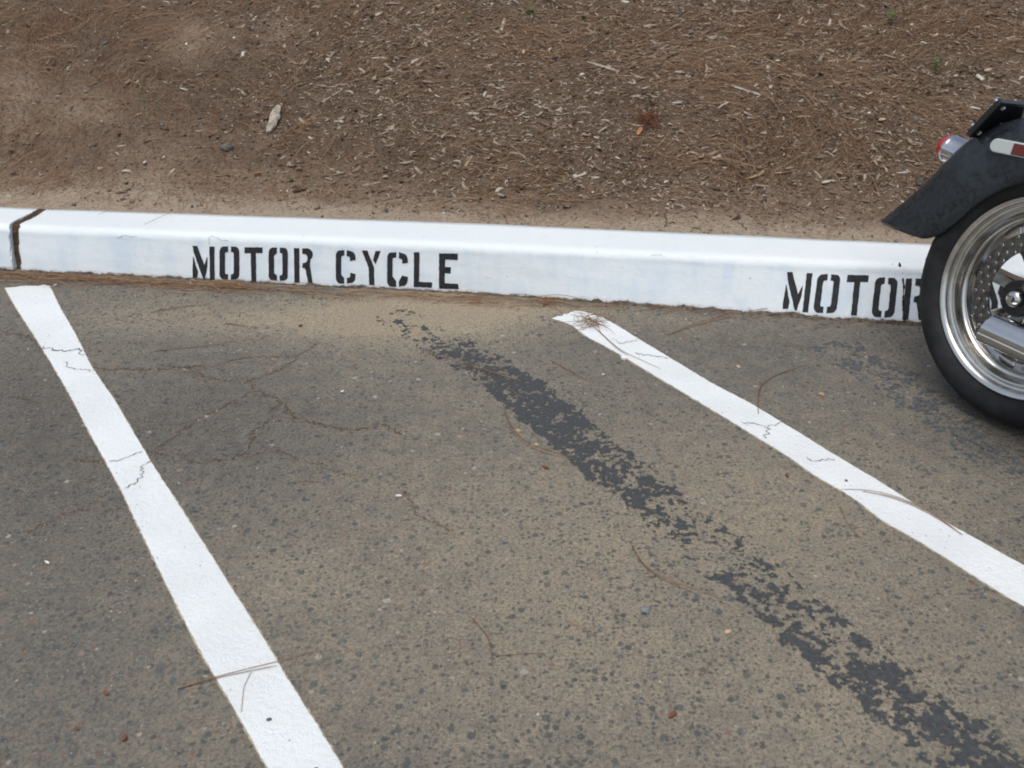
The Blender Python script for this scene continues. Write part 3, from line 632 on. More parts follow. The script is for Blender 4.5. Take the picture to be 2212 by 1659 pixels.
# ------------------------------------------------------------------ single needles and bundles one can point at
def curve_pts(P, k):
    P = np.array(P); n = len(P)
    if n == 2: return P[0]+(P[1]-P[0])*np.linspace(0, 1, k)[:, None]
    s = np.r_[0, np.cumsum(np.linalg.norm(np.diff(P, axis=0), axis=1))]; u = np.linspace(0, s[-1], k*4)
    Q = np.stack([np.interp(u, s, P[:, c]) for c in range(P.shape[1])], 1); w_ = max(3, k//2*2+1)
    return np.stack([np.convolve(np.pad(Q[:, c], w_//2, mode='reflect', reflect_type='odd'), np.ones(w_)/w_, 'valid') for c in range(P.shape[1])], 1)[::4]
NG = 'single pine needles and bundles lying on the pavement'
def bundle(px, cnt, label, seed, on=G, rad=.00072, spread=.006, up=.003, group=NG):
    rs = R(seed); B0 = curve_pts([on(*p) for p in px], 14); C = []
    for i in range(cnt):
        s = np.linspace(0, 1, len(B0))[:, None]; off = rs.randn(3)*spread*np.array([1, 1, .0]); z = np.zeros_like(B0); z[:, 2] = rad+.0025+up*rs.rand()*np.sin(s[:, 0]*3.1)
        c = B0+off*s*(1.2 if i else 0)+z; e = int(len(c)*(1 if i == 0 else rs.uniform(.75, 1))); c = curve_pts(c[:e], 14) if e < len(c) else c; C.append(c[:14])
    m_ = min(len(c) for c in C); o = tubes('pine_needle', np.array([c[:m_] for c in C]), rad, M_NEED)
    # papery sheath that holds the needles at their base
    if cnt > 1:
        c = B0[:3]+np.array([0, 0, .003]); sh = tubes('needle_sheath', c[None], .0012, M_NEED, o)
    return tag(o, label, 'pine needle', group)
bundle([(383, 1491), (467, 1465), (550, 1445), (630, 1425), (707, 1401)], 2, 'bundle of brown pine needles crossing the left white line near the viewer', 1)
bundle([(522, 1541), (527, 1488), (546, 1448)], 1, 'short thin pine needle curving down the left white line', 2, rad=.0006)
bundle([(2078, 1158), (2010, 1109), (1926, 1072), (1865, 1060), (1800, 1060)], 3, 'long curved pine needle bundle lying across the right white line', 3)
bundle([(1090, 880), (1094, 914), (1128, 961), (1189, 985), (1258, 997)], 3, 'curved pine needle bundle at the edge of the wide black paint patch', 4)
bundle([(1114, 822), (1027, 795), (970, 774), (900, 768)], 2, 'pine needle pair lying over the upper end of the black paint', 5)
bundle([(1365, 1179), (1388, 1224), (1440, 1256), (1514, 1279), (1575, 1300)], 2, 'arched tan pine needles left of the blotchy black paint, on open asphalt', 6)
bundle([(1638, 896), (1636, 836), (1673, 812), (1762, 782)], 2, 'bent pine needles touching the upper side of the right white line', 7)
bundle([(1440, 725), (1500, 705), (1585, 686), (1625, 672)], 3, 'slanting pine needle bundle between the right line and the kerb', 8)
bundle([(333, 760), (467, 747), (533, 732), (593, 740)], 2, 'flat arched pine needles on grey asphalt below the left word', 9)
bundle([(1815, 1097), (1830, 1135), (1865, 1172)], 1, 'lone needle just below the right white line', 10)
bundle([(486, 700), (520, 706), (556, 706)], 2, 'short orange needle bundle on the sand below the first letter O', 11)
bundle([(324, 676), (400, 664), (459, 658)], 2, 'straight pine needles on the sand nearest the left word', 12)
bundle([(343, 693), (421, 685), (505, 666)], 1, 'long thin needle on sand under the left word', 13)
bundle([(1019, 1335), (1057, 1381), (1066, 1451)], 2, 'dark forked needles alone in the middle foreground asphalt', 14)
bundle([(1275, 700), (1340, 760), (1440, 805), (1520, 812)][:3], 2, 'pine needles hanging from the heap along the lower edge of the right line', 15)
bundle([(1190, 780), (1260, 820), (1300, 815)], 2, 'pine needles on asphalt just below the tip of the right line', 16)
def F3(u, v): return kface(*onface(u, v), .003)
def KTOP(u, v):
    d = ray(u, v); P = CAM+d*((KH+.001-H)/d[2]); return P
KG = 'pine needles resting on the kerb'
bundle([(321, 645), (345, 655), (375, 668), (415, 686)], 1, 'needle leaning on the kerb face left of the first letter M', 20, F3, .0008, group=KG)
bundle([(50, 634), (62, 645), (80, 662)], 1, 'dark needle propped on the kerb just right of the open joint', 21, F3, .0008, group=KG)
bundle([(163, 645), (180, 653), (200, 663)], 1, 'needle standing against the white kerb between joint and word', 22, F3, .0008, group=KG)
bundle([(205, 668), (230, 656), (254, 646)], 1, 'thin needle tilted up the kerb face', 23, F3, .0006, group=KG)
bundle([(312, 487), (345, 472), (374, 459)], 1, 'needle lying across the kerb top above the blank left face', 24, KTOP, .0007, group=KG)
bundle([(213, 466), (238, 456)], 1, 'short needle on the kerb top near the open joint', 25, KTOP, .0005, group=KG)
bundle([(655, 690), (690, 668), (735, 648), (790, 660), (822, 682)], 2, 'looped needles rising in front of the stencilled letter R', 26, lambda u, v: F3(u, v) if v < 672 else G(u, v), .0007, group=KG)
rs = R(150); c0 = G(1272, 697)                                   # heap of needles on the tip of the right line
def heap(name, cen, n, rr, l0, l1, hgt, label, seed, on=gz, mat=M_NEED, rad=.0008):
    rs = R(seed); C = []
    for i in range(n):
        a = rs.rand()*6.28; p = cen[:2]+rs.randn(2)*rr; l = rs.uniform(l0, l1); b = rs.randn()*.5; z0 = rs.rand()*hgt; s = np.linspace(-.5, .5, 7)
        x = p[0]+np.cos(a+b*s)*l*s; y = p[1]+np.sin(a+b*s)*l*s; C.append(np.stack([x, y, on(x, y)+.003+z0*(1-1.6*s*s*2)+abs(rs.randn())*.002], -1))
    return tag(tubes(name, np.array(C), rad, mat), label, 'needle heap')
heap('needle_heap', c0, 34, .018, .02, .13, .016, 'tangled heap of dry needles on the upper tip of the right white line', 151)
heap('needle_heap', B(1398, 268), 60, .018, .02, .07, .035, 'dark red brown tuft of needles behind the orange leaf on the bank', 153, bz, M_LEAFR, .0011)
heap('needle_heap', B(655, 275), 22, .02, .04, .14, .01, 'ochre needle tuft beside the big weathered wood chunk', 154, bz)
heap('needle_heap', G(1185, 655), 18, .014, .015, .05, .012, 'little brown needle tuft at the kerb foot between the two words', 155)
heap('needle_heap', G(1035, 648), 16, .016, .012, .04, .010, 'small debris tuft at the kerb foot right of the letter E', 156)

# ------------------------------------------------------------------ single stones, flakes, leaves and wood pieces
def stone(uv, size, mat, label, seed, on=B, flat=.65, cat='pebble', name='pebble', group=None, asp=.8):
    c = on(*uv); rs = R(seed); bm = bmesh.new(); bmesh.ops.create_icosphere(bm, subdivisions=3, radius=1)
    dirs = rs.randn(9, 3); dirs /= np.linalg.norm(dirs, axis=1)[:, None]; cut = rs.uniform(.62, .95, 9); an = rs.rand()*6.28
    V = []
    for v in bm.verts:
        p = np.array(v.co)
        for d_, k in zip(dirs, cut):
            e = p@d_-k
            if e > 0: p = p-d_*e*.9
        p = p*(1+.05*(vn(p[0]*3+seed, p[1]*3+p[2]*2, 3)-.5)); x, y, z = p[0]*size/2, p[1]*size/2*asp, p[2]*size/2*flat
        V.append((c[0]+x*math.cos(an)-y*math.sin(an), c[1]+x*math.sin(an)+y*math.cos(an), c[2]+z+size/2*flat*.55))
    f = [[v.index for v in q.verts] for q in bm.faces]; bm.free(); return tag(make(name, V, f, mat, smooth=False), label, cat, group)
SP = [((862, 427), .011, M_WHITE, 'white pebble on bare soil just behind the kerb, above letter Y'), ((1443, 442), .009, M_WHITE, 'tiny white pebble at the head of the soil crack behind the kerb'),
      ((1815, 293), .012, M_WHITE, 'white pebble on needles left of the tail lamp'), ((1877, 245), .011, M_WHITE, 'white pebble among wood chips farther up than the tail lamp'),
      ((1485, 333), .009, M_WHITE, 'small white pebble by the curled pale leaf'), ((1969, 55), .014, M_WHITE, 'white pebble near the top right seedling'),
      ((506, 83), .013, M_WHITE, 'white pebble at the top left, right of the sandy patch'), ((403, 97), .016, M_WHITE, 'white pebble lying on the bare sandy patch'),
      ((1975, 260), .028, M_GREYST, 'smooth grey stone on needles above the tail lamp'), ((217, 367), .022, M_TANST, 'tan stone on the bank above the left end of the kerb'),
      ((415, 448), .015, M_DARKST, 'green grey stone right behind the kerb above the letter M'), ((263, 433), .013, M_DARKST, 'dark stone just behind the kerb, above its blank left face'),
      ((675, 395), .018, M_GREYST, 'grey stone on bare soil above letter R'), ((350, 272), .018, M_GREYST, 'pale round stone below the thin weed stem'), ((185, 200), .02, M_GREYST, 'grey stone on the sandy strip at the far left'),
      ((432, 257), .016, M_DARKST, 'dark stone left of the weathered wood chunk'), ((1985, 400), .02, M_DARKST, 'dark stone on bare soil left of the fender tip'), ((1160, 446), .018, M_DARKST, 'dark stone by the kerb behind the gap between words')]
for i, (uv, s_, m_, lab) in enumerate(SP): stone(uv, s_, m_, lab, 200+i, group='stones lying on the bank', flat=.7)
for i, (uv, s_, m_, lab) in enumerate([((917, 712), .022, M_DARKST, 'dark stone on the sand by the top of the black paint'), ((1395, 1320), .024, M_GREYST, 'grey angular stone alone on the open foreground asphalt'),
      ((1119, 932), .016, M_TANST, 'tan pebble beside the curved needle bundle'), ((1159, 961), .011, M_TANST, 'smaller tan pebble at the edge of the black paint'), ((1595, 793), .014, M_TANST, 'tan pebble on asphalt between right line and kerb'),
      ((1774, 853), .016, M_TANST, 'pale pebble between the right line and the wheel'), ((403, 794), .018, M_DARKST, 'dark stone on grey asphalt right of the left line'), ((1828, 1040), .010, M_DARKST, 'black chip of stone lying on the right white line'),
      ((1254, 1592), .013, M_DARKST, 'tiny dark stone near the bottom middle of the asphalt'), ((683, 1663), .009, M_DARKST, 'dark speck stone on the left line at the very bottom'), ((581, 1556), .011, M_DARKST, 'dark round stone on the left white line'),
      ((1573, 1366), .012, M_TANST, 'cream pebble at the lower edge of the black blotches')]): stone(uv, s_, m_, lab, 240+i, G, .5, group='stones lying on the asphalt')
def flake(uv, size, mat, label, seed, on=G, name='paint_flake', cat='paint flake', asp=.7, th=.0025, group=None):
    c = on(*uv); rs = R(seed); n = 7; a = np.sort(rs.rand(n)*.5+np.arange(n))/n*6.28+rs.rand(); r = size/2*rs.uniform(.7, 1.1, n); an = rs.rand()*3
    V = []; tz = rs.randn(2)*.12
    for h in (0, th):
        for k in range(n):
            x = r[k]*math.cos(a[k]); y = r[k]*math.sin(a[k])*asp; V.append((c[0]+x*math.cos(an)-y*math.sin(an), c[1]+x*math.sin(an)+y*math.cos(an), c[2]+.003+h+x*tz[0]+y*tz[1]))
    f = [tuple(range(n-1, -1, -1)), tuple(range(n, 2*n))]+[(k, (k+1) % n, n+(k+1) % n, n+k) for k in range(n)]
    return tag(make(name, V, f, mat), label, cat, group)
flake((1347, 777), .020, M_WHITE, 'white paint flake broken off beside the right line', 260, asp=.8, th=.006)
flake((1303, 812), .011, M_WHITE, 'small white flake at the end of the needles below the right line tip', 261)
flake((862, 1074), .015, M_WHITE, 'white flake alone on the asphalt between the two lines', 262, asp=.5)
flake((740, 848), .009, M_WHITE, 'tiny white flake near the asphalt cracks', 263)
flake((120, 618), .016, M_WHITE, 'loose white paint flake at the upper end of the left line', 264, asp=.4)
flake((103, 1218), .016, M_WHITE, 'narrow white flake on the asphalt left of the left line', 265, asp=.3)
for i, (uv, s_, lab) in enumerate([((230, 1501), .016, 'reddish bark bit on asphalt left of the left line'), ((167, 1577), .013, 'reddish bark bit at the lower left of the asphalt'), ((270, 1597), .018, 'longer reddish bark bit near the bottom left'),
      ((1452, 1548), .022, 'slim red bark bit in the foreground below the black paint'), ((1179, 1013), .020, 'red brown bark flake below the curved needle bundle'), ((1700, 1030), .016, 'red brown bark bit below the right line'), ((650, 706), .014, 'small brown bark bit on sand under letter R')]):
    flake(uv, s_, M_LEAFR, lab, 270+i, name='bark_bit', cat='bark bit', asp=.4, th=.003, group='reddish bark bits on the asphalt')
def wood(uva, uvb, width, mat, label, seed, name='wood_chunk', thick=.5, on=B, lift=.5, bend=0., group=None, cat='wood piece'):
    a, b = on(*uva), on(*uvb); ax = b-a; L = np.linalg.norm(ax); ax /= L; sd_ = np.cross(ax, [0, 0, 1.]); sd_ /= np.linalg.norm(sd_); up = np.cross(sd_, ax); n, m = 16, 10; V = []
    for i in range(n):
        s = i/(n-1); w_ = width/2*(.45+.55*min(1, 4.5*s+.15)*min(1, 4.5*(1-s)+.25))*(1+.25*(vn(s*5, 0, seed)-.5))
        c = a+ax*L*s+sd_*(bend*L*(4*s*(1-s))+width*.12*(vn(s*4, 7, seed)-.5))+up*(width*thick*lift)
        for j in range(m):
            q = 2*math.pi*j/m; e = 1+.38*(vn(j*1.9, s*2.2, seed+2)-.5)+.15*(vn(j*3.1, s*14, seed+3)-.5)
            ja = L*.09*(vn(j*2.3, i > 7, seed+5)-.5)*(i in (0, n-1)); V.append(c+sd_*math.cos(q)*w_*e+up*math.sin(q)*w_*thick*e+ax*ja)
    f = [tuple(k) for k in gridfaces(n, m, True)]+[tuple(range(m)), tuple(range(n*m-1, (n-1)*m-1, -1))]
    return tag(make(name, V, f, mat, smooth=False), label, cat, group)
M_WOODP = simple('pale_split_wood', (.40, .36, .31), .9, spec=.1, var=.3, scale=60, bump=.002); M_WOODT = simple('tan_split_wood', (.34, .25, .15), .85, spec=.1, var=.3, scale=60, bump=.002)
WG = 'larger pieces of wood on the bank'
wood((580, 290), (604, 234), .036, M_BARK, 'big pale weathered wood chunk lying on the bank above the left word', 301, thick=.55, group=WG)
wood((1268, 136), (1335, 156), .014, M_WOODP, 'grey weathered stick half sunk in mulch near the top middle', 302, thick=.6, group=WG)
wood((1647, 126), (1747, 169), .0055, M_WOODT, 'thin tan jointed twig on the upper right bank', 303, name='twig', thick=.9, group=WG)
wood((1581, 186), (1645, 207), .017, M_WOODP, 'wide grey bark sliver on the right of the bank below the twig', 304, thick=.3, group=WG)
wood((1815, 43), (1835, 66), .011, M_WOODP, 'curved pale sliver high on the right bank', 305, thick=.4, bend=.18, group=WG)
wood((1091, 40), (1083, 68), .014, M_WOODP, 'upright grey sliver at the top middle of the bank', 306, thick=.4, group=WG)
wood((1238, 385), (1272, 374), .012, M_WOODP, 'grey sliver on bare soil between the two words, behind the kerb', 307, thick=.45, group=WG)
wood((783, 402), (822, 394), .009, M_WOODP, 'narrow white sliver behind the kerb above letter C', 308, thick=.4, group=WG)
wood((1612, 388), (1650, 370), .013, M_WOODT, 'brown curled sliver on the lower right bank above the second word', 309, thick=.4, bend=.12, group=WG)
wood((1758, 370), (1774, 386), .010, M_WOODP, 'short pale sliver right of the curled brown sliver', 310, thick=.5, group=WG)
wood((1005, 360), (1020, 338), .009, M_WOODT, 'pinkish tan sliver low on the middle bank', 311, name='wood_chunk', thick=.4, group=WG)
wood((899, 58), (924, 76), .008, M_WOODP, 'left sliver of a pale pair at the top of the bank', 312, thick=.4, group=WG)
wood((925, 76), (938, 60), .007, M_WOODP, 'right sliver of a pale pair at the top of the bank', 313, thick=.4, group=WG)
wood((1170, 452), (1200, 438), .010, M_DARKST, 'dark bark sliver near the kerb between the two words', 314, thick=.3, group=WG)
wood((690, 225), (735, 198), .006, M_WOODP, 'long thin pale stick upper left of the bank middle', 315, name='twig', thick=.7, group=WG)
def leaf(uv, L, W_, mat, label, seed, on=B, yaw=0., curl=.25, up=.1):
    c = on(*uv); n, m = 9, 5; V = []
    for i in range(n):
        s = i/(n-1); w_ = W_/2*math.sin(math.pi*min(1, s*.93+.05))**.75
        for j in range(m):
            k = (j/(m-1)-.5)*2; x = (s-.5)*L; y = k*w_; z = abs(k)*w_*.45+curl*L*((s-.5)**2)+up*L*s+.004
            V.append((c[0]+x*math.cos(yaw)-y*math.sin(yaw), c[1]+x*math.sin(yaw)+y*math.cos(yaw), c[2]+z))
    o = make('dry_leaf', V, gridfaces(n, m), mat, smooth=True); md = o.modifiers.new('thickness', 'SOLIDIFY'); md.thickness = .0006
    return tag(o, label, 'leaf', 'dry leaves on the bank')
leaf((1582, 105), .030, .018, M_LEAFT, 'oval tan leaf high on the right part of the bank', 1, yaw=2.3)
leaf((1381, 292), .036, .017, M_LEAFO, 'orange leaf upright before the dark red tuft', 2, yaw=1.1, up=.5)
leaf((1131, 118), .030, .011, M_LEAFT, 'narrow upright tan leaf beside the orange one near the top middle', 3, yaw=1.5, up=.4)
leaf((1150, 115), .032, .011, M_LEAFO, 'orange tan leaf lying flat near the top middle', 4, yaw=-.3)
leaf((1514, 344), .035, .014, M_LEAFG, 'curled pale leaf on the bank above the white pebble pair', 5, yaw=.9, curl=.8)
leaf((1686, 378), .044, .012, M_LEAFT, 'long tan leaf on the lower right bank', 6, yaw=.05)
leaf((557, 377), .026, .014, M_LEAFO, 'small orange leaf on bare soil above the left word', 7, yaw=-.4)
leaf((1905, 263), .030, .022, M_LEAFT, 'broad tan leaf left of the grey stone near the motorcycle', 8, yaw=.6)
leaf((1020, 432), .024, .009, M_LEAFO, 'ochre leaf right behind the kerb, past the letter E', 9, yaw=-.3)
leaf((1935, 213), .034, .012, M_LEAFT, 'folded tan leaf farther up the bank behind the motorcycle', 10, yaw=.5)
leaf((1880, 205), .032, .011, M_LEAFT, 'tan leaf on needles in the upper right, left of the folded one', 11, yaw=.9)
leaf((2065, 95), .030, .010, M_LEAFT, 'small tan leaf close to the lower green seedling', 12, yaw=1.9)
# clod and curled bit by the kerb
def clod(uv, size, mat, label, name, cat, seed, on=B, asp=.8, flat=.6):
    c = on(*uv); bm = bmesh.new(); bmesh.ops.create_icosphere(bm, subdivisions=4, radius=1); V = []
    for v in bm.verts:
        p = np.array(v.co); k = 1+.7*(fbm(p[0]*1.7+p[2]*2, p[1]*1.7+seed, seed, 4, .6)-.5); p = p*k; V.append((c[0]+p[0]*size/2, c[1]+p[1]*size/2*asp, c[2]+p[2]*size/2*flat+size*flat*.2))
    f = [[v.index for v in q.verts] for q in bm.faces]; bm.free(); return tag(make(name, V, f, mat), label, cat)
clod((492, 322), .052, simple('grey_clod', (.13, .115, .10), .95, var=.4, scale=60, bump=.004), 'lumpy dark grey dirt clod on the bank left of the wood chunk', 'dirt_clod', 'clod', 5)
clod((418, 612), .020, simple('brown_husk', (.33, .24, .17), .85, var=.4, scale=70, bump=.002), 'small dried brown husk against the kerb under the first letter M', 'dried_husk', 'husk', 6, lambda u, v: G(u, v+4)+np.array([0, -.004, .004]), 1, 1.3)
# green seedlings and a thin weed
def seedling(uv, h, label, seed):
    c = B(*uv); rs = R(seed); r = bpy.data.objects.new('seedling', None); sc.collection.objects.link(r); r.location = c; tag(r, label, 'seedling', 'green seedlings on the bank')
    C = np.array([[(.0, 0, -.004), (.001, 0, h*.4), (.003, .001, h*.7), (.002, 0, h)]]); tubes('stem', C, .0009, M_GREEN, r)
    for i in range(9):
        a = i*2.4+rs.rand(); l = rs.uniform(.014, .026); z = h*(.45+.55*i/8); V = []
        for s in np.linspace(0, 1, 5):
            for k in (-1, 0, 1):
                x = l*s; y = k*l*.28*math.sin(math.pi*min(1, s*.9+.05)); V.append((x*math.cos(a)-y*math.sin(a), x*math.sin(a)+y*math.cos(a), z+l*.5*s-l*.5*s*s+abs(k)*.001))
        make('leaf', V, gridfaces(5, 3), M_GREEN, r, smooth=True)
seedling((1924, 55), .046, 'green seedling at the top right edge of the bank', 1)
seedling((2018, 158), .050, 'green seedling above the motorcycle licence plate', 2)
seedling((1145, 32), .022, 'very small green seedling at the top middle', 3)
r = bpy.data.objects.new('thin_weed', None); sc.collection.objects.link(r); r.location = B(334, 345); tag(r, 'tall thin weed with sparse tiny green leaves on the left of the bank', 'weed')
hh = .27; C = np.array([[(.004*math.sin(k*1.1), .003*math.cos(k), hh*k/8-.004) for k in range(9)]]); tubes('stem', C, .0007, m_island('weed_stem', [(0., (.16, .12, .06)), (1., (.13, .14, .05))]), r)
rs = R(9); V = []; Fq = []
for i in range(22):
    z = hh*(.38+.62*i/21); a = i*2.4; l = rs.uniform(.006, .012); b = len(V)
    V += [(.004*math.sin(z/hh*8.8), .003*math.cos(z/hh*8), z), (l*.5*math.cos(a)-.002*math.sin(a), l*.5*math.sin(a)+.002*math.cos(a), z+.003), (l*math.cos(a), l*math.sin(a), z+.006), (l*.5*math.cos(a)+.002*math.sin(a), l*.5*math.sin(a)-.002*math.cos(a), z+.003)]
    Fq.append((b, b+1, b+2, b+3))
make('weed_leaves', V, Fq, M_GREEN, r)['kind'] = 'stuff'
#PART3
# ------------------------------------------------------------------ motorcycle: a forward, b to its right, c up from the rear axle
RTY = .299
mc = bpy.data.objects.new('motorcycle', None); sc.collection.objects.link(mc)
PSI, LEAN = .514, .1935; f_ = Vector((math.sin(PSI), -math.cos(PSI), 0)); n0 = Vector((-math.cos(PSI), -math.sin(PSI), 0)); z_ = Vector((0, 0, 1))
nr = n0*math.cos(LEAN)+z_*math.sin(LEAN); uu = z_*math.cos(LEAN)-n0*math.sin(LEAN)
px_, py_ = 1.1507, 1.982
mc.matrix_world = Matrix(((f_.x, -nr.x, uu.x, px_), (f_.y, -nr.y, uu.y, py_), (f_.z, -nr.z, uu.z, float(gz(px_, py_))+.002), (0, 0, 0, 1)))
tag(mc, 'black and chrome cruiser motorcycle parked with its rear wheel toward the kerb', 'motorcycle')
def met(name, col, rough, var=.06, scale=30, bump=0.):
    m = MT(name, rough, 1., .5); n = m.noise(scale, 4); m.set(Base_Color=m.mix(m.map(n, .3, .7), tuple(c*(1-var) for c in col), col), Roughness=m.map(n, .3, .7, rough*.8, rough*1.35))
    if bump: m.bump(n, bump)
    return m.m
CHR = met('chrome', (.64, .65, .66), .06); ALU = met('polished_aluminium', (.70, .69, .66), .20, .12); ALD = met('dull_aluminium', (.33, .33, .32), .38, .3, 60); STL = met('brake_steel', (.20, .19, .18), .30, .3, 80)
RUB = simple('tyre_rubber', (.0125, .013, .0145), .58, spec=.32, var=.45, scale=28); BLK = MT('gloss_black', .10, spec=.5).set(Base_Color=(.008, .008, .010)).m
SAT = simple('satin_black', (.014, .014, .016), .45, spec=.4, var=.3)
m = MT('ghost_flame_paint', .36, spec=.45); wv = m.noise(9, 2, .4, vec=m.warp(5, .35), dist=1.2); k = m.map(wv, .42, .58); dn = m.noise(90, 4, .6)
m.set(Base_Color=m.mix(m.map(dn, .3, .75, 0, .6), m.mix(k, (.010, .013, .016), (.022, .029, .036)), (.034, .041, .047)), Roughness=m.map(dn, .3, .7, .22, .42)); FEN = m.m
def glass(name, col, rough=.12):
    m = MT(name, rough, spec=.5); m.set(Base_Color=col); m.b.inputs['Coat Weight'].default_value = .6; m.b.inputs['Coat Roughness'].default_value = .05; return m.m
REDL = glass('red_lens', (.42, .018, .015)); CLRL = glass('pale_lens', (.50, .54, .52)); DRED = glass('dark_red_lens', (.12, .012, .010)); ORA = glass('amber_lens', (.6, .2, .02)); LEA = simple('black_leather', (.018, .017, .017), .5, spec=.35, var=.2, scale=120, bump=.001)
def Lc(a, b, c): return (a, -b, c+RTY)
def lathe(name, prof, mat, parent, ca=0., cc=0., seg=96, closed=True, smooth=True):
    th = np.linspace(0, 2*np.pi, seg, endpoint=False); pr = list(prof); V = [Lc(ca+r*math.cos(t), b, cc+r*math.sin(t)) for t in th for r, b in pr]; m_ = len(pr)
    f = [(i*m_+j, i*m_+(j+1) % m_, ((i+1) % seg)*m_+(j+1) % m_, ((i+1) % seg)*m_+j) for i in range(seg) for j in range(m_ if closed else m_-1)]
    o = make(name, V, f, mat, parent, smooth=smooth)
    if smooth: o.data.polygons.foreach_set('use_smooth', np.ones(len(f), bool)); fixn(o); es(o)
    return o
def fixn(o):
    bm = bmesh.new(); bm.from_mesh(o.data); bmesh.ops.recalc_face_normals(bm, faces=bm.faces[:]); bm.to_mesh(o.data); bm.free()
def es(o, ang=35):
    md = o.modifiers.new('split', 'EDGE_SPLIT'); md.split_angle = math.radians(ang)
def tube(name, pts, r, mat, parent, seg=20, caps=True, rad=None, res=0):
    P = np.array(pts, float)
    if res: 
        s = np.r_[0, np.cumsum(np.linalg.norm(np.diff(P, axis=0), axis=1))]; u = np.linspace(0, s[-1], res*3); Q = np.stack([np.interp(u, s, P[:, c]) for c in range(3)], 1); w_ = max(3, (res//2)*2+1)
        P = np.stack([np.convolve(np.pad(Q[:, c], w_//2, mode='reflect', reflect_type='odd'), np.ones(w_)/w_, 'valid') for c in range(3)], 1)[::3]
    n = len(P); rr = np.full(n, r) if rad is None else np.interp(np.linspace(0, 1, n), np.linspace(0, 1, len(rad)), rad)
    T = np.gradient(P, axis=0); T /= np.linalg.norm(T, axis=1)[:, None]; up = np.array([0, 0, 1.]) if abs(T[0][2]) < .9 else np.array([0, 1., 0]); V = []
    for i in range(n):
        s_ = np.cross(T[i], up); s_ /= np.linalg.norm(s_); up = np.cross(s_, T[i])
        for j in range(seg): a = 2*math.pi*j/seg; q = P[i]+(s_*math.cos(a)+up*math.sin(a))*rr[i]; V.append(Lc(*q))
    f = [tuple(k) for k in gridfaces(n, seg, True)]
    if caps: f += [tuple(range(seg)), tuple(range(n*seg-1, (n-1)*seg-1, -1))]
    o = make(name, V, f, mat, parent, smooth=True); fixn(o); es(o, 50); return o
def prism(name, pts, b0, b1, mat, parent, bev=.003):
    n = len(pts); V = [Lc(a, b0, c) for a, c in pts]+[Lc(a, b1, c) for a, c in pts]; f = [tuple(range(n)), tuple(range(2*n-1, n-1, -1))]+[(i, (i+1) % n, n+(i+1) % n, n+i) for i in range(n)]
    o = make(name, V, f, mat, parent); fixn(o); md = o.modifiers.new('bevel', 'BEVEL'); md.width = bev; md.segments = 2; return o
def blob(name, ctr, size, mat, parent, pw=(2.6, 2.6, 2.6), nseg=28, shape=None):
    V = []; n = nseg; m_ = nseg*2
    for i in range(n+1):
        ph = math.pi*i/n-math.pi/2
        for j in range(m_):
            th = 2*math.pi*j/m_; d = np.array([math.cos(ph)*math.cos(th), math.cos(ph)*math.sin(th), math.sin(ph)]); r = (sum(abs(d[k])**pw[k] for k in range(3)))**(-1/pw[0]); p = d*r*np.array(size)/2
            if shape: p = shape(p)
            V.append(Lc(ctr[0]+p[0], ctr[1]+p[1], ctr[2]+p[2]))
    o = make(name, V, gridfaces(n+1, m_, True), mat, parent, smooth=True); bm = bmesh.new(); bm.from_mesh(o.data); bmesh.ops.remove_doubles(bm, verts=bm.verts[:], dist=1e-5); bmesh.ops.recalc_face_normals(bm, faces=bm.faces[:]); bm.to_mesh(o.data); bm.free(); return o

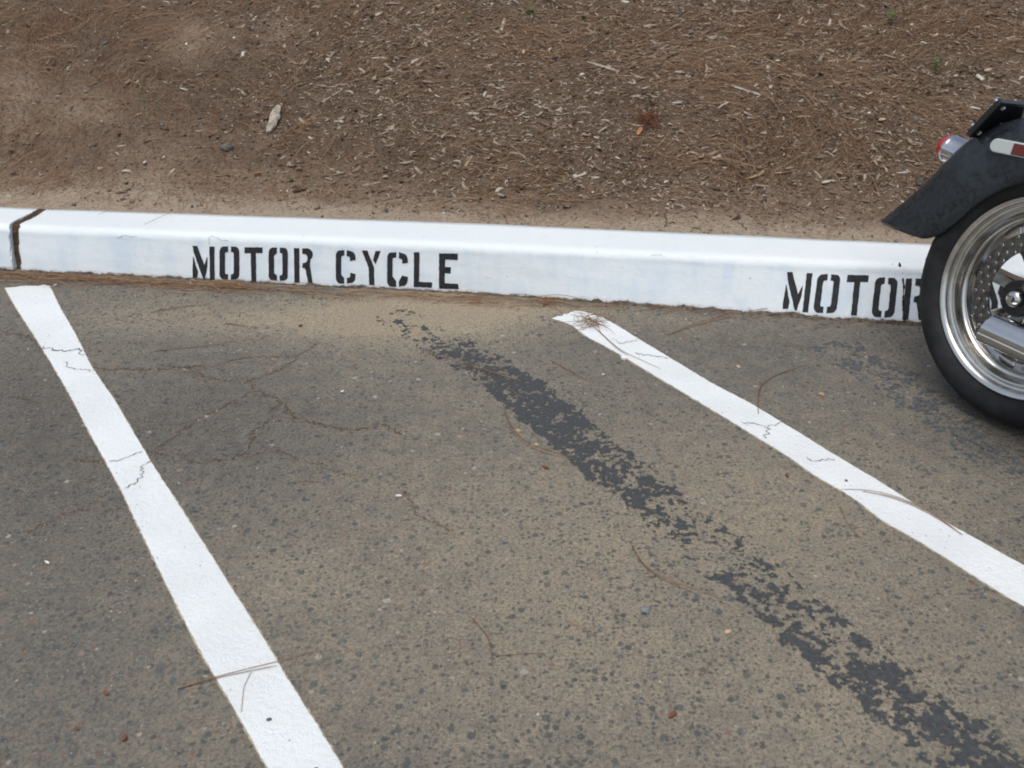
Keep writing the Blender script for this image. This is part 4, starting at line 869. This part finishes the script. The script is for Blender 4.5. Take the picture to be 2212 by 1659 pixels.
def wheel(name, ca, cc, Rt, wt, Rr, discs, spk):
    k = Rr/.2239; hw = .072*wt
    pr = [(.2265, .066), (.2255, .0745), (.2225, .0775), (.2165, .0770), (.2115, .0735), (.2090, .0675), (.2070, .0620), (.2035, .0600), (.1995, .0625), (.1960, .0665), (.1920, .0660), (.1895, .0600),
          (.1875, .0520), (.1840, .0460), (.1800, .0440), (.1765, .0450), (.1735, .0420), (.1715, .0350), (.1700, .0250), (.1690, .0080)]
    pr = [(r*k, b*wt) for r, b in pr]; full = pr+[(r, -b) for r, b in pr[::-1]]+[(.200*k, -.060*wt), (.200*k, .060*wt)]
    rim = lathe(name, full, ALU, mc, ca, cc, 144)
    ty = [(.222*k, hw*.95), (.232*k, hw*1.05), (Rt-.052, hw*1.16), (Rt-.036, hw*1.19), (Rt-.022, hw*1.10), (Rt-.011, hw*.88), (Rt-.0035, hw*.52), (Rt, .0085)]
    t_ = lathe('tyre', ty+[(r, -b) for r, b in ty[::-1]]+[(.215*k, -.05*wt), (.215*k, .05*wt)], RUB, rim, ca, cc, 144)
    # tread: angled grooves are modelled as slim darker bars proud of the shoulder
    for s in (1, -1):
        V = []; f = []
        for i in range(40):
            t0 = 2*math.pi*i/40
            for (dr, bb, dt) in ((0, hw*.95, 0), (0, hw*.95, .03), (0, hw*.55, .10), (0, hw*.55, .07)):
                r = np.interp(bb, [hw*.52, hw*.88, hw*1.1], [Rt-.0032, Rt-.0107, Rt-.0217])+.0006; V.append(Lc(ca+r*math.cos(t0+dt), bb*s, cc+r*math.sin(t0+dt)))
            f.append((4*i, 4*i+1, 4*i+2, 4*i+3))
        make('tread_grooves', V, f, SAT, t_)['kind'] = 'stuff'
    # cast spokes
    for i in range(spk):
        a = 2*math.pi*(i+.35)/spk; V = []; st = [(.024, .017, .034), (.06, .0105, .026), (.11, .0095, .022), (.150, .014, .020), (.1725, .026, .020)]
        for r, hw_, tb in st:
            r *= k; tw = a+.55*(r-.02)
            for q, b in ((-1, -tb), (1, -tb), (1.0, tb), (-1., tb)):
                x, z = r*math.cos(tw)-q*hw_*math.sin(tw), r*math.sin(tw)+q*hw_*math.cos(tw); V.append(Lc(ca+x, b*wt, cc+z))
        o = make('spoke', V, [tuple(q) for q in gridfaces(5, 4, True)]+[(0, 1, 2, 3), (19, 18, 17, 16)], ALU, rim); fixn(o); md = o.modifiers.new('bevel', 'BEVEL'); md.width = .003; md.segments = 2
    lathe('hub', [(.034, -.045), (.036, -.03), (.030, 0), (.036, .03), (.038, .052), (.026, .056), (.010, .056), (.010, -.045)], ALD, rim, ca, cc, 40)
    for sd_ in discs:
        b0 = .061*sd_*wt; rows, cols = 4, 44; r0, r1 = .109*k, .148*k; V = []; f = []; C8 = [(-1, -1), (0, -1), (1, -1), (1, 0), (1, 1), (0, 1), (-1, 1), (-1, 0)]
        for j in range(rows):
            for i in range(cols):
                if (i+j) % 2 or j == 99: hr = .0
                else: hr = 1.
                ac = 2*math.pi*(i+.5)/cols; da = math.pi/cols; rc = r0+(r1-r0)*(j+.5)/rows; dr = (r1-r0)/rows/2; hr_ = .0029 if hr else .0004
                for bb in (b0, b0-.005*sd_):
                    base = len(V)
                    for x, y in C8: V.append(Lc(ca+(rc+y*dr)*math.cos(ac+x*da), bb, cc+(rc+y*dr)*math.sin(ac+x*da)))
                    for x, y in C8:
                        l = math.hypot(x, y); xx = rc+y/l*hr_; tt = x/l*hr_; V.append(Lc(ca+xx*math.cos(ac)-tt*math.sin(ac), bb, cc+xx*math.sin(ac)+tt*math.cos(ac)))
                    f += [(base+q, base+(q+1) % 8, base+8+(q+1) % 8, base+8+q) for q in range(8)]
                    if not hr: f.append(tuple(base+8+q for q in range(8)))
        CV = []; CF = []
        for j in range(rows):
            for i in range(cols):
                if (i+j) % 2: continue
                ac = 2*math.pi*(i+.5)/cols; rc = r0+(r1-r0)*(j+.5)/rows; b_ = len(CV)
                for rr_, bo in ((.0037, .0003), (.0024, .0009)):
                    for q in range(10): t = 2*math.pi*q/10; xx = rc+rr_*math.cos(t); tt = rr_*math.sin(t); CV.append(Lc(ca+xx*math.cos(ac)-tt*math.sin(ac), b0+bo*sd_, cc+xx*math.sin(ac)+tt*math.cos(ac)))
                CF += [(b_+q, b_+(q+1) % 10, b_+10+(q+1) % 10, b_+10+q) for q in range(10)]
        for r in (r0, r1):
            o_ = len(V)
            for i in range(cols*2): a = 2*math.pi*i/cols/2; V += [Lc(ca+r*math.cos(a), b0, cc+r*math.sin(a)), Lc(ca+r*math.cos(a), b0-.005*sd_, cc+r*math.sin(a))]
            f += [(o_+2*i, o_+2*((i+1) % (cols*2)), o_+2*((i+1) % (cols*2))+1, o_+2*i+1) for i in range(cols*2)]
        dd = make('brake_disc', V, f, STL, rim); hc = make('drilled_hole_edges', CV, CF, ALU, rim); hc['kind'] = 'stuff'
        V = []; f = []                                          # carrier with five arms
        for i in range(5):
            a = 2*math.pi*i/5+.5; base = len(V)
            for r, hw_ in ((.036, .016), (.07, .010), (.115, .013)):
                for q, b in ((-1, 0), (1, 0), (1, -.006), (-1, -.006)): x, z = r*k*math.cos(a)-q*hw_*math.sin(a), r*k*math.sin(a)+q*hw_*math.cos(a); V.append(Lc(ca+x, b0+(b-.001)*sd_, cc+z))
            f += [tuple(base+q for q in g_) for g_ in gridfaces(3, 4, True)]+[(base+8, base+9, base+10, base+11)]
        oc = make('disc_carrier', V, f, ALD, rim); fixn(oc)
    return rim
rw = wheel('rear_wheel', 0, 0, RTY, 1., .2239, (1,), 9)
# axle cover on the right
lathe('axle_cover', [(.0, .148), (.005, .148), (.0065, .145), (.0075, .141), (.014, .139), (.0175, .135), (.0185, .129), (.0185, .118), (.0, .118)], ALU, mc, -.004, .002, 48, False)
lathe('axle_ring', [(.020, .124), (.037, .124), (.040, .119), (.040, .108), (.020, .108)], SAT, mc, -.004, .002, 48)
# swing arm, calliper and bracket
tube('swing_arm', [(-.035, .098, .004), (.05, .098, .006), (.20, .10, .015), (.46, .085, .045)], .02, SAT, mc, 16, rad=[.020, .024, .026, .028])
tube('swing_arm', [(-.035, -.098, .004), (.05, -.098, .006), (.20, -.10, .015), (.46, -.085, .045)], .02, SAT, mc, 16, rad=[.020, .024, .026, .028])
prism('brake_bracket', [(-.012, .032), (.010, .055), (.030, .078), (.072, .085), (.100, .050), (.060, .028), (.022, .022)], .080, .092, ALU, mc, .002)
cal = prism('brake_calliper', [(.008, .098), (.016, .178), (.040, .198), (.090, .186), (.112, .130), (.096, .088), (.050, .080)], .050, .108, ALD, mc, .007)
prism('calliper_bridge', [(.030, .108), (.036, .166), (.078, .160), (.090, .112)], .109, .118, STL, cal, .003)
for a, c in ((.026, .176), (.092, .150), (.030, .095)): lathe('bolt', [(.0, .118), (.006, .118), (.008, .115), (.008, .106), (.0, .106)], CHR, cal, a, c, 16, False)
tube('brake_hose', [(-.006, .112, .112), (-.012, .116, .150), (-.010, .118, .196), (.002, .118, .214), (.022, .114, .218), (.05, .105, .22), (.12, .06, .26)], .0042, CHR, mc, 12, res=24)
# rear fender
OUT = [(-.492, .034), (-.452, .087), (-.407, .138), (-.368, .213), (-.342, .256), (-.311, .294), (-.262, .331), (-.208, .357), (-.12, .384), (0, .396), (.12, .378), (.21, .332)]
LOW = [(-.300, .042), (-.262, .052), (-.229, .092), (-.199, .141), (-.184, .162), (-.165, .183), (-.135, .211), (-.099, .234), (-.03, .252), (.04, .252), (.12, .235), (.18, .195)]
def fender_mesh(name, OUT, LOW, wd, mat, parent, ca=0., cc=0.):
    O_ = np.array(OUT, float)+([.024, .004] if wd > .09 else [0, 0]); E_ = np.array(LOW, float); n = 44; u = np.linspace(0, len(OUT)-1, n)
    O_ = np.stack([np.interp(u, range(len(OUT)), O_[:, c]) for c in (0, 1)], 1); E_ = np.stack([np.interp(u, range(len(LOW)), E_[:, c]) for c in (0, 1)], 1)
    for Q in (O_, E_):
        for c in (0, 1): Q[:, c] = np.convolve(np.pad(Q[:, c], 3, mode='reflect', reflect_type='odd'), np.ones(7)/7, 'valid')
    m_ = 33; V = []
    for i in range(n):
        w_ = wd*(.93+.07*min(1, i/6))
        for j in range(m_):
            k = (j/(m_-1)-.5)*2; th = abs(k)*math.pi/2; sb = math.sin(th)**.62; dn = 1-math.cos(th)**.95
            bulge = math.sin(math.pi*dn)*.006
            if i < 7: dn2 = dn
            a, c = O_[i]*(1-dn)+E_[i]*dn; V.append(Lc(ca+a, math.copysign(w_*sb+bulge, k) if k else 0, cc+c))
    o = make(name, V, gridfaces(n, m_), mat, parent, smooth=True); fixn(o); md = o.modifiers.new('thickness', 'SOLIDIFY'); md.thickness = .004; md.offset = -1; return o
rf = fender_mesh('rear_fender', OUT, LOW, .095, FEN, mc)
# side marker on the fender flank
def capsule(name, a0, a1, c0, slope, h, b0, b1, mat, parent, left=True, right=True):
    P = []; r = h/2
    if right: P += [(a1-r+r*math.cos(t), r*math.sin(t)) for t in np.linspace(-math.pi/2, math.pi/2, 10)]
    else: P += [(a1, -r), (a1, r)]
    if left: P += [(a0+r+r*math.cos(t), r*math.sin(t)) for t in np.linspace(math.pi/2, 3*math.pi/2, 10)]
    else: P += [(a0, r), (a0, -r)]
    pts = [(a, c0+c+slope*(a-a0)) for a, c in P]; return prism(name, pts, b0, b1, mat, parent, .0025)
mk = capsule('side_marker', -.199, -.012, .291, .06, .030, .085, .1035, CLRL, mc)
capsule('red_reflector', -.143, -.050, .2942, .06, .024, .1036, .1055, DRED, mk, False, False)
# tail lamp: chrome bullet with red lens
def bullet(name, prof, mat, parent, ctr, ax=(1, 0, 0), seg=40, sy=1., sz=1.):
    V = []; ax = np.array(ax, float); ax /= np.linalg.norm(ax); u = np.cross([0, 1., 0], ax); u /= np.linalg.norm(u); v = np.cross(ax, u)
    for s, r in prof:
        for j in range(seg): t = 2*math.pi*j/seg; p = np.array(ctr)+ax*s+u*math.cos(t)*r*sz+v*math.sin(t)*r*sy; V.append(Lc(*p))
    n = len(prof); f = [tuple(q) for q in gridfaces(n, seg, True)]+[tuple(range(seg)), tuple(range(n*seg-1, (n-1)*seg-1, -1))]
    o = make(name, V, f, mat, parent, smooth=True); fixn(o); es(o, 40); return o
tl = bullet('tail_lamp', [(.0, .0290), (.002, .0330), (.006, .0345), (.010, .0335), (.014, .0325), (.05, .0345), (.09, .034), (.13, .030)], CHR, mc, (-.366, 0, .246), (1, 0, -.10), sy=1.15)
bullet('red_lens', [(-.019, .013), (-.017, .022), (-.012, .028), (-.004, .0315), (.002, .032)], REDL, tl, (-.366, 0, .246), (1, 0, -.10), sy=1.15)
# number plate laid back along the fender, its dark underside and frame toward the camera
pa, pc_ = np.array((-.266, .300)), np.array((-.222, .376)); dv = (pc_-pa)/np.linalg.norm(pc_-pa)*.84; nn = np.array((-dv[1], dv[0]))/.84
def plate_pts(l0, l1, t0, t1): return [tuple(pa+dv*l0+nn*t0), tuple(pa+dv*l1+nn*t0), tuple(pa+dv*l1+nn*t1), tuple(pa+dv*l0+nn*t1)]
lp = prism('licence_plate', plate_pts(.004, .106, .0005, .0025), -.085, .085, MT('plate_white', .35, spec=.5).set(Base_Color=(.62, .64, .66)).m, mc, .0008)
OFFP = (.030, -.010)
prism('plate_holder', plate_pts(-.004, .112, -.010, -.0003), -.093, .093, BLK, lp, .003)
prism('plate_rim', plate_pts(-.006, -.0005, -.009, .006), -.094, .094, BLK, lp, .002); prism('plate_rim', plate_pts(.1085, .1145, -.009, .006), -.094, .094, BLK, lp, .002)
prism('plate_rim', plate_pts(0, .108, -.009, .006), .0885, .094, BLK, lp, .002); prism('plate_rim', plate_pts(0, .108, -.009, .006), -.094, -.0885, BLK, lp, .002)
for l_ in (.012, .098):
    for b in (.074, -.074):
        p = pa+dv*l_; bullet('chrome_bolt', [(-.022, .0), (-.021, .004), (-.016, .0065), (-.010, .006), (.000, .005), (.004, .004)], CHR, lp, (p[0], b, p[1]), (-nn[0], 0, -nn[1]), 16)
        q = p-nn*.008; bullet('bolt', [(.0, .006), (.004, .006), (.006, .004)], CHR, lp, (q[0], b, q[1]), (-nn[0], 0, -nn[1]), 6)
tube('plate_stay', [(-.22, .03, .31), (-.245, .03, .335)], .006, BLK, mc); tube('plate_stay', [(-.22, -.03, .31), (-.245, -.03, .335)], .006, BLK, mc)
# silencers
def muffler(name, a0, c0, b0, a1, c1, b1, r, cut):
    seg = 48; V = []; st = [(0, r*.93, 1), (.0, r, 1), (.004, r*1.0, 1), (.25, r, 0), (.52, r, 0), (.60, r*.72, 0), (.66, r*.5, 0)]; ax = np.array([a1-a0, b1-b0, c1-c0]); L = np.linalg.norm(ax); ax /= L
    up = np.array([0, 0, 1.])-ax*ax[2]; up /= np.linalg.norm(up); sd_ = np.cross(ax, up)
    st = [(-.03, r*.86, 2)]+st
    for s, q, c in st:
        for j in range(seg):
            t = 2*math.pi*j/seg; o_ = cut*math.cos(t) if c else 0; d = (.05 if c == 2 else s) + o_*.5*(1 if c else 0); p = np.array([a0, b0, c0])+ax*d+up*math.cos(t)*q+sd_*math.sin(t)*q; V.append(Lc(*p))
    f = [tuple(k) for k in gridfaces(len(st), seg, True)]+[tuple(range(seg))]; o = make(name, V, f, CHR, mc, smooth=True); fixn(o); es(o, 45); return o
muffler('silencer', -.012, -.066, .170, .62, -.075, .165, .036, .016)
muffler('silencer', .20, -.150, .150, .72, -.155, .150, .036, .016)
prism('silencer_bracket', [(.05, -.03), (.10, -.03), (.12, -.13), (.07, -.13)], .10, .112, SAT, mc)
tube('exhaust_pipe', [(.62, .16, -.075), (.74, .15, -.07), (.86, .13, .02), (.90, .10, .16), (.86, .06, .26)], .020, CHR, mc, 18, res=20)
tube('exhaust_pipe', [(.70, .15, -.155), (.92, .15, -.14), (1.03, .12, -.02), (1.04, .08, .12), (.98, .05, .24)], .020, CHR, mc, 18, res=20)
# the rest of the machine, right of the picture's edge
fw_ = wheel('front_wheel', 1.66, .012, .311, .72, .235, (1, -1), 9)
OUTF = [(r_*math.cos(t), r_*math.sin(t)) for t, r_ in [(math.radians(q), .345) for q in (175, 158, 140, 120, 100, 80, 62, 50)]]; LOWF = [(.30*math.cos(math.radians(q)), .30*math.sin(math.radians(q))) for q in (172, 157, 140, 120, 100, 80, 63, 52)]
fender_mesh('front_fender', OUTF, LOWF, .068, FEN, mc, 1.66, .012)
for s in (1, -1):
    fk = tube('fork_leg', [(1.66, .095*s, .012), (1.53, .095*s, .33), (1.38, .095*s, .70)], .026, CHR, mc, 20, rad=[.031, .031, .021])
    tube('shock_absorber', [(.03, .135*s, .03), (.13, .125*s, .30)], .024, CHR, mc, 16)
    tube('handlebar', [(1.36, .03*s, .74), (1.33, .16*s, .80), (1.25, .30*s, .83), (1.10, .40*s, .80)], .0125, CHR, mc, 14, res=20)
    tube('grip', [(1.16, .365*s, .817), (1.07, .42*s, .795)], .017, RUB, mc, 14)
    mi = tube('mirror_stay', [(1.22, .33*s, .83), (1.20, .38*s, .95)], .005, CHR, mc, 8); blob('mirror', (1.19, .40*s, .98), (.02, .12, .07), CHR, mi)
    tube('foot_peg', [(1.05, .13*s, -.02), (1.05, .25*s, -.01)], .014, RUB, mc, 12)
    bullet('turn_signal', [(-.03, .02), (-.02, .028), (.02, .026), (.04, .01)], CHR, mc, (1.42, .15*s, .56), (1, 0, 0), 20)
    tube('frame_rail', [(.30, .09*s, .30), (.55, .10*s, .20), (.62, .10*s, -.10), (1.10, .10*s, -.12), (1.28, .04*s, .30), (1.33, .02*s, .55)], .017, BLK, mc, 14, res=30)
bullet('headlamp', [(.0, .095), (.02, .10), (-.06, .085), (-.12, .05), (-.14, .01)][::-1], CHR, mc, (1.52, 0, .60), (1, 0, 0), 36); bullet('headlamp_lens', [(0, .093), (.015, .08), (.022, .04)], CLRL, mc, (1.521, 0, .60), (1, 0, 0), 36)
def tank_shape(p): k = 1-.35*max(0, -p[0]/.3); return np.array([p[0], p[1]*k*(1-.2*max(0, -p[2]/.12)), p[2]*(1-.3*max(0, -p[0]/.3))])
blob('fuel_tank', (1.06, 0, .46), (.60, .32, .25), FEN, mc, shape=tank_shape); blob('filler_cap', (1.06, .06, .575), (.07, .07, .03), CHR, mc)
blob('seat', (.58, 0, .345), (.50, .33, .12), LEA, mc, shape=lambda p: np.array([p[0], p[1], p[2]+.35*p[0]**2])); blob('pillion_pad', (.20, 0, .405), (.34, .20, .06), LEA, mc, shape=lambda p: np.array([p[0], p[1], p[2]-.25*p[0]**2]))
blob('oil_tank', (.48, .09, .16), (.20, .10, .24), BLK, mc, (4, 4, 4)); blob('crankcase', (.90, 0, -.04), (.40, .24, .22), ALD, mc, (3.5, 3.5, 3.5)); blob('gearbox', (.66, 0, -.01), (.24, .20, .20), ALD, mc, (3.5, 3.5, 3.5))
blob('primary_cover', (.80, -.14, -.03), (.55, .07, .19), CHR, mc, (3, 3, 3)); blob('air_cleaner', (.94, .17, .22), (.17, .07, .17), CHR, mc, (3, 3, 3))
for a0, sl in ((.86, -.42), (1.00, .42)):
    d_ = np.array([math.sin(sl), math.cos(sl)]); V = []; st = []
    for i in range(9): st += [(i*.022, .082), (i*.022+.006, .082), (i*.022+.008, .062), (i*.022+.020, .062)]
    cy = bullet('cylinder', st, ALD, mc, (a0, 0, .05), (d_[0], 0, d_[1]), 32, sy=.9); e = np.array([a0, .05])+d_*.235; blob('rocker_cover', (e[0], 0, e[1]), (.15, .15, .10), CHR, cy, (3, 3, 3))
tube('side_stand', [(.84, -.12, -.10), (.80, -.25, -.235)], .012, SAT, mc, 12); tube('steering_stem', [(1.33, 0, .42), (1.36, 0, .74)], .035, BLK, mc, 16)
tube('chain_guard', [(-.02, -.13, .05), (.2, -.13, .06), (.5, -.12, .07)], .022, SAT, mc, 12)
